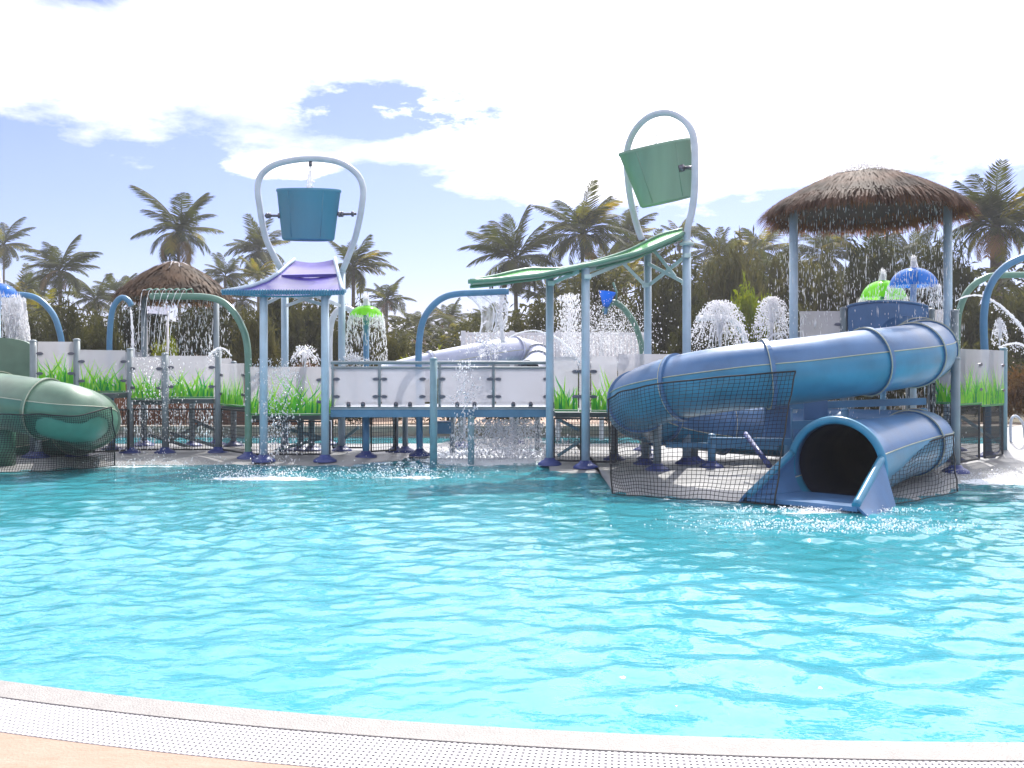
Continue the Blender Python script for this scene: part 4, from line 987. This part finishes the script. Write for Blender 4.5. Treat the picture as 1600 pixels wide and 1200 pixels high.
def palm(label, px, cy, rpx, L_, nf=26, seed=1, lean=.0, low=-35, yellow=.08, dry=.08, trunk=None, name='palm_tree', top=82, group='palm trees behind the water park'):
    """cy: row of the crown's heart; rpx: crown radius in photo pixels; L_: frond length in metres"""
    rd = random.Random(seed); d = L_*.92*FPX/rpx; c = P(px, cy, d)
    t_ = thing(name, label, 'palm tree', (c.x-lean, d, 0), group)
    base = Vector((c.x-lean, d, -.1)); K = 10; tr = trunk or .14
    pts_ = [base.lerp(c, k/K)+Vector((lean*.35*math.sin(PI*k/K), 0, 0)) for k in range(K+1)]
    mb = MB(); mb.tube(pts_, [tr*(1.5-.75*(k/K)**.5) for k in range(K+1)], 9); mb.build('trunk', M['trunk'], t_)
    for i in range(nf):
        f_ = (i+.5)/nf; e_ = math.radians(top-(top-low)*f_**.8+rd.uniform(-15, 15)); a_ = i*2.39996+rd.uniform(-.6, .6)
        s_ = L_*rd.uniform(.70, 1.12)*(.72+.28*math.sin(PI*min(1, f_+.25)))
        if f_ > .8 and rd.random() < dry*3: me_ = rd.choice(FRD)
        elif rd.random() < yellow: me_ = rd.choice(FRY)
        else: me_ = FR[min(5, max(0, int(1+3.5*f_+rd.uniform(-1, 1))))]
        o = bpy.data.objects.new('frond', me_); C.objects.link(o); o.parent = t_
        o.location = c-Vector(t_.location)+Vector((rd.uniform(-.06,.06), rd.uniform(-.06,.06), rd.uniform(-.2, .1)))
        o.rotation_euler = (Matrix.Rotation(a_, 3, 'Z') @ Matrix.Rotation(-e_, 3, 'Y') @ Matrix.Rotation(rd.uniform(-.3, .3), 3, 'X')).to_euler()
        o.scale = (s_, s_, s_)
    return t_
PALMS = [
 ('slender palm cut by the left edge above the blue umbrella', 6, 382, 50, 3.4, 22, .3),
 ('shaggy palm standing alone between the left edge and the small thatch', 94, 425, 66, 3.2, 26, 0),
 ('tall slender palm rising directly behind the small thatch', 279, 362, 80, 3.6, 24, -.5),
 ('short palm peeking over the right side of the small thatch', 352, 432, 44, 2.6, 22, 0),
 ('full palm seen through the left side of the blue bucket hoop', 404, 392, 56, 3.2, 26, 0),
 ('palm crossing behind the right foot of the blue bucket hoop', 552, 418, 66, 3.2, 26, .3),
 ('low palm right of the lime umbrella', 604, 470, 44, 2.6, 22, 0),
 ('small dark palm below the left curve of the wide blue arch', 655, 512, 46, 2.6, 20, 0),
 ('small palm under the middle of the wide blue arch', 702, 500, 44, 2.6, 20, 0),
 ('tall dark palm spreading left above the low end of the green chute', 806, 405, 84, 3.8, 28, -.3),
 ('upright bushy palm between the low end of the chute and the green bucket', 910, 368, 82, 3.8, 30, 0),
 ('palm half hidden behind the left leg of the tall narrow hoop', 978, 372, 62, 3.4, 24, 0),
 ('palm tip showing just inside the right leg of the tall narrow hoop', 1062, 372, 46, 3.0, 22, 0),
 ('drooping palm right of the tall narrow hoop', 1122, 398, 58, 3.2, 26, 0),
 ('pale green palm left of the large thatch', 1190, 392, 52, 3.2, 24, 0),
 ('low wide palm with drooping fronds behind the fountains', 1120, 462, 74, 3.2, 24, 0),
 ('dark palm standing behind the shower of the large thatch', 1360, 420, 78, 3.4, 26, 0),
 ('thick trunked bushy palm at the right edge beside the large thatch', 1556, 352, 92, 3.2, 34, 0),
 ('low palm behind the green arch at the right edge', 1596, 470, 66, 2.6, 22, 0),
 ('low palm seen between the mint chute posts', 858, 470, 60, 2.8, 22, 0),
 ('young palm at the foot of the tall dark palm', 770, 505, 48, 2.4, 20, 0),
 ('mid height palm filling the gap left of the tall hoop post', 1018, 420, 60, 3.0, 24, 0),
 ('mid height palm right above the left fountain', 1152, 420, 60, 3.0, 24, 0),
 ('palm with lifted fronds left of the large thatch post', 1212, 430, 64, 3.0, 24, 0),
 ('shadowed palm behind the large thatch rain, left of centre', 1290, 400, 66, 3.0, 24, 0),
 ('shadowed palm behind the large thatch rain, right of centre', 1425, 405, 66, 3.0, 24, 0),
 ('palm between the bushy palm and the tall hoop, behind the chute', 945, 425, 60, 3.0, 24, 0),
 ('small palm behind the blue tower rear posts', 470, 448, 50, 2.8, 22, 0),
 ('palm low behind the far left blue arch', 40, 462, 52, 2.8, 22, 0),
 ('small palm right behind the slim pipe hook', 188, 462, 40, 2.6, 20, 0),
 ('small palm between the small thatch and the blue tower', 378, 470, 44, 2.6, 20, 0),
 ('low palm behind the middle of the bridge', 735, 520, 46, 2.6, 20, 0),
 ('low palm right of the chute posts', 915, 470, 56, 2.8, 22, 0),
 ('low palm behind the grass screens left of the small thatch', 150, 470, 50, 2.6, 20, 0),
]
for i, (lb, px, cy, rp, L_, nf, ln) in enumerate(PALMS):
    thick = .32 if 'thick trunked' in lb else (.11 if 'slender' in lb else .15)
    palm(lb, px, cy, rp, L_, int(nf*1.25), 11+i, ln, low=-40 if 'droop' in lb or 'spreading' in lb or 'slender' in lb else -22, trunk=thick,
         top=86, yellow=.2 if 'bushy' in lb or 'pale green' in lb else .09, dry=.12)
# clumping garden palms with bright fronds
for i, (lb, px, cy, rp, L_, yl) in enumerate([
 ('bright yellow green garden palm under the lime umbrella side of the blue arch', 625, 545, 46, 1.6, .8),
 ('yellow green garden palm left of the white slatted balcony', 690, 548, 50, 1.7, .75),
 ('orange tinged garden palm behind the top of the chute braces', 975, 440, 52, 2.0, .9),
 ('garden palm with bright tips behind the left blue arch', 60, 500, 52, 1.9, .5),
 ('low garden palm with yellow tips behind the second grass screen', 150, 545, 46, 1.6, .6),
 ('garden palm behind the slim blue pipe hook', 205, 520, 40, 1.6, .3),
 ('lime tipped garden palm through the blue bucket hoop foot', 405, 430, 38, 1.9, .8),
 ('dark garden palm between the blue tower posts', 470, 520, 58, 2.0, .15),
 ('garden palm under the rain of the large thatch', 1300, 470, 60, 2.4, .1),
 ('garden palm beside the right fountain', 1195, 455, 56, 2.4, .2)]):
    palm(lb, px, cy, rp, L_, 24, 60+i, 0, low=5, trunk=.09, yellow=yl, dry=.05, name='garden_palm', group='low clumping garden palms')

# ------------------------------------------------------------------ shrubs and broadleaf trees
def bush_mesh(seed, mat, n=5200, ls=.072, flat=.9):
    rd = random.Random(seed); mb = MB(); cl_ = []
    for _ in range(60):
        a_ = rd.uniform(0, 2*PI); e_ = math.asin(rd.uniform(-.35, 1)); r = rd.uniform(.55, .95)
        cl_.append((Vector((r*math.cos(e_)*math.cos(a_), r*math.cos(e_)*math.sin(a_), .45+r*flat*math.sin(e_)*.62)), rd.uniform(.16, .34)))
    for _ in range(n):
        c_, rr2 = rd.choice(cl_); dv = Vector((rd.gauss(0, 1), rd.gauss(0, 1), rd.gauss(0, 1))).normalized()*rr2*rd.random()**.35
        p = c_+dv
        if p.z < 0: p.z = abs(p.z)*.5
        up = (dv.normalized()+Vector((rd.gauss(0,.5), rd.gauss(0,.5), rd.gauss(.3,.5)))).normalized(); s1 = up.orthogonal().normalized(); s1 = (Matrix.Rotation(rd.uniform(0, 6.28), 3, up) @ s1)
        s2 = up.cross(s1); l_ = ls*rd.uniform(.6, 1.5); w_ = l_*.2
        mb.add([p-s1*l_, p+s2*w_-up*l_*.1, p+s1*l_-up*l_*.35, p-s2*w_-up*l_*.1], [(0,1,2,3)])
    return mb.mesh('foliage', mat)
BM = {'leaf': [bush_mesh(k, M['leaf']) for k in (1, 2, 3)], 'leaf_y': [bush_mesh(5, M['leaf_y'])], 'leaf_r': [bush_mesh(6, M['leaf_r'])]}
def limb_mesh(seed):
    rd = random.Random(seed); mb = MB(); mb.tube([(0,0,-.02), (.01,.01,.2), (0,.02,.45)], [.05,.042,.03], 7)
    for _ in range(9):
        a_ = rd.uniform(0, 6.28); r = rd.uniform(.4, .75); z = rd.uniform(.4, .85); z0_ = rd.uniform(.08, .4)
        mb.tube([(0,0,z0_), (r*.5*math.cos(a_), r*.5*math.sin(a_), (z0_+z)*.55), (r*math.cos(a_), r*math.sin(a_), z)], [.026,.018,.006], 5)
    return mb.mesh('branches', M['trunk'])
LM = [limb_mesh(k) for k in (1, 2)]
def bush(label, x0, x1, top, d, kind='leaf', nm='shrub', cat='shrub', k=0, grp='shrubs behind the play structures'):
    ctr = X((x0+x1)/2, d); w_ = (x1-x0)/FPX*d/2; h_ = Z(top, d)-.05
    t_ = thing(nm, label, cat, (ctr, d, .0), grp); S_ = Matrix.Diagonal((w_*.92, w_*.8, h_/1.12, 1)) @ Matrix.Rotation(k*1.3, 4, 'Z')
    if nm == 'shrub' and k % 3: pass
    link('foliage', BM[kind][k % len(BM[kind])], t_, S_); link('branches', LM[k % 2], t_, S_)
B_ = [
 ('dark leafy tree behind the far left blue arch', -60, 70, 470, 30, 'leaf', 1), ('dark leafy tree below the lone shaggy palm', 50, 170, 462, 32, 'leaf', 1),
 ('rounded dark shrub left of the slim pipe hook', 100, 210, 500, 27, 'leaf', 0), ('leafy tree behind the small thatch left post', 170, 280, 455, 33, 'leaf', 1),
 ('leafy tree behind the small thatch right post', 270, 385, 448, 34, 'leaf', 1), ('dark shrub between the thatch and the blue tower', 350, 440, 480, 28, 'leaf', 0),
 ('tall dark leafy tree filling the gap between the blue tower posts', 390, 520, 432, 35, 'leaf', 1), ('leafy tree behind the lime umbrella', 500, 610, 470, 34, 'leaf', 1),
 ('low shrub right of the lime umbrella', 580, 660, 520, 29, 'leaf', 0), ('sunlit yellow green shrub left of the white balcony', 610, 735, 545, 26, 'leaf_y', 0),
 ('shrub behind the white balcony left end', 690, 800, 500, 33, 'leaf', 0), ('leafy tree behind the white balcony right end', 790, 900, 468, 35, 'leaf', 1),
 ('large dark tree behind the chute braces', 870, 1010, 408, 37, 'leaf', 1), ('large dark tree behind the tall hoop post', 980, 1120, 392, 38, 'leaf', 1),
 ('large dark tree behind the left fountain', 1070, 1220, 378, 39, 'leaf', 1), ('tall dark tree behind the large thatch left post', 1180, 1320, 372, 38, 'leaf', 1),
 ('tall dark tree behind the lime and blue umbrella pair', 1290, 1440, 362, 38, 'leaf', 1), ('tall dark tree behind the large thatch right post', 1410, 1540, 372, 37, 'leaf', 1),
 ('dark tree below the thick trunked palm', 1500, 1680, 430, 34, 'leaf', 1),
 ('dark shrub behind the left fountain dome', 1040, 1160, 470, 30, 'leaf', 0), ('dark shrub right of the right fountain', 1190, 1300, 480, 30, 'leaf', 0),
 ('sunlit shrub behind the thatch rain', 1130, 1215, 440, 33, 'leaf_y', 0), ('dark shrub behind the right arches', 1470, 1600, 520, 27, 'leaf', 0),
 ('russet shrub behind the third grass screen', 185, 275, 560, 24.8, 'leaf_r', 0), ('russet shrub behind the fourth grass screen', 265, 360, 555, 25, 'leaf_r', 0),
 ('russet shrub behind the second grass screen', 95, 180, 575, 25, 'leaf_r', 0), ('brown leaved shrub behind the blue tower', 440, 540, 560, 25, 'leaf_r', 0),
 ('dark shrub seen under the bridge deck left half', 520, 640, 575, 25, 'leaf', 0), ('dark shrub seen under the bridge deck middle', 640, 760, 580, 25, 'leaf', 0),
 ('dark shrub seen under the bridge deck right half', 750, 870, 575, 25, 'leaf', 0), ('dark shrub between the chute posts', 860, 960, 560, 25.5, 'leaf', 0),
 ('dark shrub behind the upper end of the blue slide', 950, 1060, 545, 25.5, 'leaf', 0), ('brown leaved shrub at the right edge behind the ramp', 1560, 1660, 560, 25, 'leaf_r', 0),
 ('sunlit shrub between the small thatch posts', 236, 280, 520, 26, 'leaf_y', 0),
 ('dark shrub below the blue board platform', 1240, 1370, 540, 25.5, 'leaf', 0), ('dark shrub right of the blue board platform', 1360, 1500, 535, 25.5, 'leaf', 0),
]
for i, (lb, x0, x1, top, d, kd, tree) in enumerate(B_):
    if tree: bush(lb, x0-14, x1+14, top, d, kd, 'broadleaf_tree', 'tree', i, 'broadleaf trees behind the water park')
    else: bush(lb, x0-8, x1+8, top, d, kd, 'shrub', 'shrub', i)
# distant mass of greenery
rd = random.Random(5)
t = None; mb = MB()
for i in range(24000):
    x = rd.uniform(-48, 52); d = rd.uniform(40, 46); top = 4.2+1.2*mnoise.noise(Vector((x*.15, 0, 0)))+(1.6 if x > 3 else 0)
    z = top*rd.random()**.55+.5*mnoise.noise(Vector((x*.6, d, 1))); l_ = rd.uniform(.12, .3); a_ = rd.uniform(0, 6.28); tl = rd.uniform(-.8, .8)
    u_ = Vector((math.cos(a_), math.sin(a_), tl)).normalized()*l_; v_ = Vector((-math.sin(a_)*.4, math.cos(a_)*.4, rd.uniform(-.5, .5))).normalized()*l_*.4; p = Vector((x, d, z))
    mb.add([p-u_, p+v_, p+u_, p-v_], [(0,1,2,3)])
mb.build('distant_greenery', M['leaf'], kind='stuff', label='dense dark greenery filling the gaps far behind the palms')
# brown board fence
t = thing('board_fence', 'brown board fence standing behind the left walkway and shrubs', 'fence', (X(150, 23.9), 23.9, .1))
pl = MB(); pl.box((-.075, 0, .0), (.075, .03, 1.15), 0, .006); pme = pl.mesh('board', M['wood'])
x = X(-60, 23.9)
while x < X(470, 23.9):
    o = bpy.data.objects.new('board', pme); C.objects.link(o); o.parent = t; o.location = (x-X(150, 23.9), R(-.006, .006), R(-.02, .02)); x += .162
mb = MB(); mb.box((X(-60, 23.9), 23.935, .35), (X(470, 23.9), 23.98, .45)); mb.box((X(-60, 23.9), 23.935, .9), (X(470, 23.9), 23.98, 1.0)); mb.build('fence_rail', M['wood'], t)

# ------------------------------------------------------------------ water in the air
def spray(name, label, mb, mat='mist', cat='water spray'):
    o = mb.build(name, M[mat]); tag(o, label, cat, kind='stuff'); return o
x, d, Rr, ze, za, zf = TH1
mb = MB(); pts_ = []
for _ in range(6500):
    a_ = R(0, 2*PI); r = Rr*R(.62, .99); px_, py_ = x+r*math.cos(a_), d+r*math.sin(a_); z = R(.4, zf(r)-.1)
    if mnoise.noise(Vector((a_*5, 0, 2)))*.6+.5 < random.random()*.9: continue
    pts_.append((px_+R(-.03,.03), py_, z))
drops(mb, pts_, .0025, .006, 4.2); spray('water_curtain', 'curtain of falling drops all round the large thatched shelter', mb)
mb = MB(); pts_ = []
for _ in range(1500):
    a_ = R(0, 2*PI); r = Rr*.42*random.random()**.8; pts_.append((x+r*math.cos(a_), d+r*math.sin(a_), za+.02+R(0, .16)*(1-r/(Rr*.42))+ (zf(r)-za)+.03))
drops(mb, pts_, .006, .018, .8); spray('water_splash', 'white water bubbling over the top of the large thatch', mb)
x, d, Rr, ze, za, zf = TH2
mb = MB(); pts_ = []
for _ in range(4200):
    a_ = R(0, 2*PI); r = Rr*R(.55, 1.0); z = R(.1, zf(r)-.1)
    if mnoise.noise(Vector((a_*6, 0, 9)))*.8+.5 < random.random()*.8: continue
    pts_.append((x+r*math.cos(a_), d+r*math.sin(a_), z))
drops(mb, pts_, .003, .007, 4.0); spray('water_curtain', 'curtain of falling drops under the small thatched shelter', mb)
for k, (x, d, zr, r_, zt_) in enumerate(UM):
    mb = MB(); pts_ = []
    for _ in range(1300):
        a_ = R(0, 2*PI); f_ = random.random(); rr2 = r_*(1+.35*f_+R(-.05, .05)); pts_.append((x+rr2*math.cos(a_), d+rr2*math.sin(a_), zr-f_*f_*1.2*R(.7,1)))
    for _ in range(160):
        pts_.append((x+R(-.05,.05), d+R(-.05,.05), zt_+R(0,.2)))
    drops(mb, pts_, .003, .007, 3.2)
    for s_ in range(5): a_ = R(0, 6.28); stream(mb, [(x, d, zt_+.02), (x+.02*math.cos(a_), d, zt_+.12), (x+.05*math.cos(a_), d+.05*math.sin(a_), zt_+.1), (x+.09*math.cos(a_), d+.09*math.sin(a_), zt_-.02)], .018, .008, 6)
    spray('umbrella_spray', ['drops falling in a bell from the lime umbrella beside the bridge', 'drops falling from the lime umbrella under the large thatch', 'drops falling from the glossy blue umbrella', 'drops falling from the blue umbrella at the left edge'][k], mb)
# streams into the buckets
mb = MB(); stream(mb, [P(485,258,16.6), P(484,275,16.6), P(483,298,16.6)], .012, .055, 7, .5); drops(mb, [tuple(P(R(476,492), R(262,296), 16.6)) for _ in range(60)], .006, .016)
spray('bucket_stream', 'white stream falling from the left hoop into the blue bucket', mb, 'water_white', 'water jet')
mb = MB(); stream(mb, [P(1027,190,15.3), P(1026,205,15.3), P(1025,226,15.3)], .01, .022, 7, .5)
spray('bucket_stream', 'thin stream falling from the tall hoop into the green bucket', mb, 'water_white', 'water jet')
# seven little jets on the green arch
mb = MB()
for i, c in enumerate(SP):
    c2 = c+Vector((-.06,-.16,.10)); zend = 1.2
    stream(mb, [c2, c2+Vector((-.06,-.05,-.05)), c2+Vector((-.09-.02*i,-.1,-.5)), c2+Vector((-.10-.03*i,-.1,-.95))], .005, .003, 5, 1.0)
drops(mb, [(c.x-.15+R(-.1,.1), c.y-.25+R(-.08,.08), R(.4,2.0)) for c in SP for _ in range(22)], .003, .007, 2)
spray('spout_jets', 'seven thin jets dropping from the spouts of the long green arch', mb, 'water_white', 'water jet')
mb = MB(); stream(mb, [P(204,480,17.2), P(206,500,17.2), P(207,530,17.1), P(208,560,17.1)], .014, .03, 6, .6); spray('hook_jet', 'single jet falling from the slim blue pipe hook', mb, 'water_white', 'water jet')
# left curtain
mb = MB(); drops(mb, [tuple(P(R(2,40)+8*f_, 464+f_*70, 17+R(-.2,.2))) for f_ in [random.random()**.8 for _ in range(2600)]], .004, .012, 2.4)
for i in range(12): px = 4+i*3; stream(mb, [P(px,463,17), P(px+R(-2,2),490,16.95), P(px+R(-4,4),535,16.9)], .02, .006, 5, .6)
spray('water_curtain', 'foaming curtain pouring from the blue arch at the far left', mb)
# sheets from the wide blue arch
def sheet(label, t0, t1, b0, b1):
    mb = MB(); rows = []
    for i in range(13):
        f_ = i/12; g_ = f_**1.8
        a_ = P(*t0).lerp(P(*b0), f_); b_ = P(*t1).lerp(P(*b1), f_); sh = Vector((.12*math.sin(PI*f_), 0, .10*math.sin(PI*f_)))
        rows.append([a_.lerp(b_, k/8)+sh+Vector((0, .03*math.sin(k*1.3+i*.7), 0)) for k in range(9)])
    mb.grid(rows, 0, True); o = mb.build('water_sheet', M['water_sheet']); tag(o, label, 'water sheet')
    e_ = MB(); 
    for k in (0, 8): stream(e_, [r_[k] for r_ in rows[::3]], .012, .02, 5, .6, 5)
    e_.build('sheet_edge', M['water_white'], None); e_o = bpy.data.objects[-1] if False else None
    return o
def sheet2(label, t0, t1, b0, b1):
    mb = MB(); rows = []
    for i in range(13):
        f_ = i/12
        a_ = P(*t0).lerp(P(*b0), f_); b_ = P(*t1).lerp(P(*b1), f_); sh = Vector((.12*math.sin(PI*f_), 0, .08*math.sin(PI*f_)))
        rows.append([a_.lerp(b_, k/8)+sh+Vector((0, .03*math.sin(k*1.3+i*.7), 0)) for k in range(9)])
    mb.grid(rows, 0, True)
    for k in (0, 8): stream(mb, [r_[k] for r_ in rows[::3]], .010, .016, 5, .6, 5)
    mb.m = [0 if i < 96 else 1 for i in range(len(mb.f))]
    o = mb.build('water_sheet', [M['water_sheet'], M['water_white']]); tag(o, label, 'water sheet')
sheet2('clear curving water sheet falling from the middle of the wide blue arch', (731,463,16.1), (752,463,16.1), (750,522,15.7), (768,516,15.7))
sheet2('second clear water sheet nearer the tip of the wide blue arch', (757,462,16.1), (778,461,16.1), (771,520,15.7), (786,514,15.7))
mb = MB(); 
for i in range(4): stream(mb, [P(782+i*2,460,16.1), P(781+i,490,16), P(784+i*1.5,535,15.8)], .012, .022, 6, .8)
drops(mb, [tuple(P(780+R(-6,14), 465+R(0,75), 16+R(-.2,.2))) for _ in range(220)]+[tuple(P(758+random.gauss(0,16), 540+random.gauss(0,12), 15.6+R(-.3,.3))) for _ in range(420)], .005, .016, 1.2)
spray('tip_stream', 'white ragged stream falling from the tip of the wide blue arch onto the rail', mb, 'water_white', 'water jet')
def jet(label, pts, r0, r1, nd=80, nm='water_jet'):
    mb = MB(); A = [P(*p) for p in pts]; stream(mb, A, r0, r1, 6, .55, 10); S_ = spline(A, 14)
    for _ in range(nd): p = random.choice(S_[len(S_)//3:]); drops(mb, [(p.x+R(-.05,.05), p.y+R(-.05,.05), p.z-abs(random.gauss(0,.06)))], .004, .012, 1.3)
    spray(nm, label, mb, 'water_white', 'water jet')
jet('long thin arc of water landing near the chute post', [(795,527,15.4),(815,519,15.2),(840,517,15.0),(868,527,14.8),(890,545,14.6),(906,566,14.4)], .008, .020, 120)
jet('bright water arc springing right from the green arch at the right edge', [(1493,470,16.4),(1510,463,16.2),(1532,462,16.0),(1556,473,15.8),(1580,493,15.6),(1602,520,15.4),(1620,556,15.2)], .012, .030, 200)
jet('low water arc at the right edge below the long one', [(1560,543,15.6),(1575,538,15.5),(1592,537,15.4),(1612,548,15.3)], .012, .026, 90)
jet('small water arc beside the green arch foot', [(362,556,15.6),(350,545,15.7),(338,545,15.8),(326,556,15.9)], .010, .02, 90)
jet('short water arc above the blue slide', [(1232,530,14),(1225,522,14.1),(1210,522,14.2),(1195,536,14.3),(1185,550,14.3)], .008, .018, 90)
def fountain(label, px, py, bot, half, d, nd=900, ns=26, r=.010):
    mb = MB(); c = P(px, py, d); zb = Z(bot, d); rad_ = half/FPX*d
    for i in range(ns):
        a_ = R(0, 2*PI); q_ = rad_*R(.15, 1.15); cc, ss = math.cos(a_), math.sin(a_); hz = R(-.34, .06)*(c.z-zb); ef = R(.3, 1)
        stream(mb, [(c.x, d, zb), (c.x+.12*q_*cc, d+.12*q_*ss, zb+(c.z-zb)*.7+hz*.5), (c.x+q_*.38*cc, d+q_*.38*ss, c.z+hz), (c.x+q_*.7*cc, d+q_*.7*ss, c.z+hz*1.2-(c.z-zb)*.22*ef), (c.x+q_*cc, d+q_*ss, c.z+hz-(c.z-zb)*.75*ef)], r*.7, r*.45, 4, 1.2, 5)
    pts_ = []
    for _ in range(nd):
        a_ = R(0, 6.28); f_ = random.random(); q_ = rad_*f_**.6*R(.6, 1.15); pts_.append((c.x+q_*math.cos(a_), d+q_*math.sin(a_), c.z+R(-.06,.1)-(c.z-zb)*f_*f_*R(.7,1)))
    drops(mb, pts_, .005, .013, 1.2); spray('fountain', label, mb, 'water_white', 'fountain')
fountain('wide dome shaped fountain splashing above the blue slide', 1125, 478, 556, 46, 16.5, 2300, 44)
fountain('tall ragged fountain between the dome fountain and the thatch post', 1206, 472, 540, 30, 16.2, 1700, 26)
fountain('small splashing fountain over the grass screen between the blue tower posts', 476, 548, 575, 26, 16.2, 350, 22)
fountain('low splash behind the first bridge screen', 553, 560, 574, 22, 16.6, 260, 16, .007)
fountain('small upright fountain left of the right edge', 1562, 505, 545, 12, 16.4, 320, 10)
def cloud(name, label, fn, n_, s0, s1, st=1.5, mat='mist'):
    mb = MB(); drops(mb, [fn() for _ in range(n_)], s0, s1, st); spray(name, label, mb, mat)
cloud('spray_mist', 'fine misty spray drifting between the chute posts and the small blue cup', lambda: tuple(P(random.gauss(940,38), min(566, 520+random.gauss(0,28)), 17.4+R(-.8,.8))), 4800, .003, .009)
cloud('spray_column', 'tall white spray column behind the chute post', lambda: tuple(P(random.gauss(890,8), R(460,560), 18+R(-.2,.2))), 1300, .005, .013, 2)
cloud('falling_water', 'white water dropping off the bridge deck into the channel', lambda: (lambda f_: tuple(P(random.gauss(790,30+22*f_), 655+f_*62, 15.9+R(-.4,.5))))(random.random()), 3600, .004, .014, 1.6, 'water_white')
cloud('falling_water', 'scattered drops falling past the right end of the bridge screens', lambda: tuple(P(random.gauss(727,9)+R(-12,12), R(560,715), 14.9+R(-.2,.2))), 240, .006, .015, 1.6, 'water_white')
cloud('falling_water', 'sparkling drops falling beside the front left blue tower post', lambda: tuple(P(random.gauss(432,18), R(560,724), 15+R(-.3,.4))), 900, .004, .012, 1.6, 'water_white')
cloud('falling_water', 'drops falling before the third walkway screen', lambda: tuple(P(random.gauss(245,24), R(560,712), 15.9+R(-.3,.4))), 420, .004, .011, 1.6, 'water_white')
def splash(label, px, py, sx, sy, n_, hgt=.08):
    g = G(px, py); cloud('water_splash', label, lambda: (g.x+random.gauss(0, sx), g.y+random.gauss(0, sy), .01+abs(random.gauss(0, hgt))), n_, .003, .011, .7, 'water_white')
splash('white splashes on the water in front of the blue tower', 410, 748, .55, .2, 900)
splash('white splashes on the water in front of the bridge', 640, 746, .6, .2, 700)
splash('churned white water under the right half of the bridge', 765, 711, .8, .7, 4200, .05)
splash('small splashes at the shore below the left walkway', 215, 729, .8, .12, 500)
splash('churned white water at the right edge beside the slide', 1570, 748, .8, .4, 1200, .05)
splash('sparkling splashes where the slide mouth meets the water', 1290, 800, .55, .08, 900, .02)
splash('glittering broken water just in front of the slide mouth', 1310, 822, .62, .22, 1300, .008)  # low white drops added in place of sun glitter on the ripples

# ------------------------------------------------------------------ air
m, n, l = newmat('moist_air'); n.remove(n['Principled BSDF']); o = n['Material Output']
pv = n.new('ShaderNodeVolumePrincipled'); pv.inputs['Color'].default_value = (.93,.95,1,1); pv.inputs['Density'].default_value = .0009; pv.inputs['Anisotropy'].default_value = .3
l.new(pv.outputs[0], o.inputs['Volume'])
mb = MB(); mb.box((-75, -8, -2.0), (78, 84, 21)); hz = mb.build('haze', m); hz['kind'] = 'stuff'
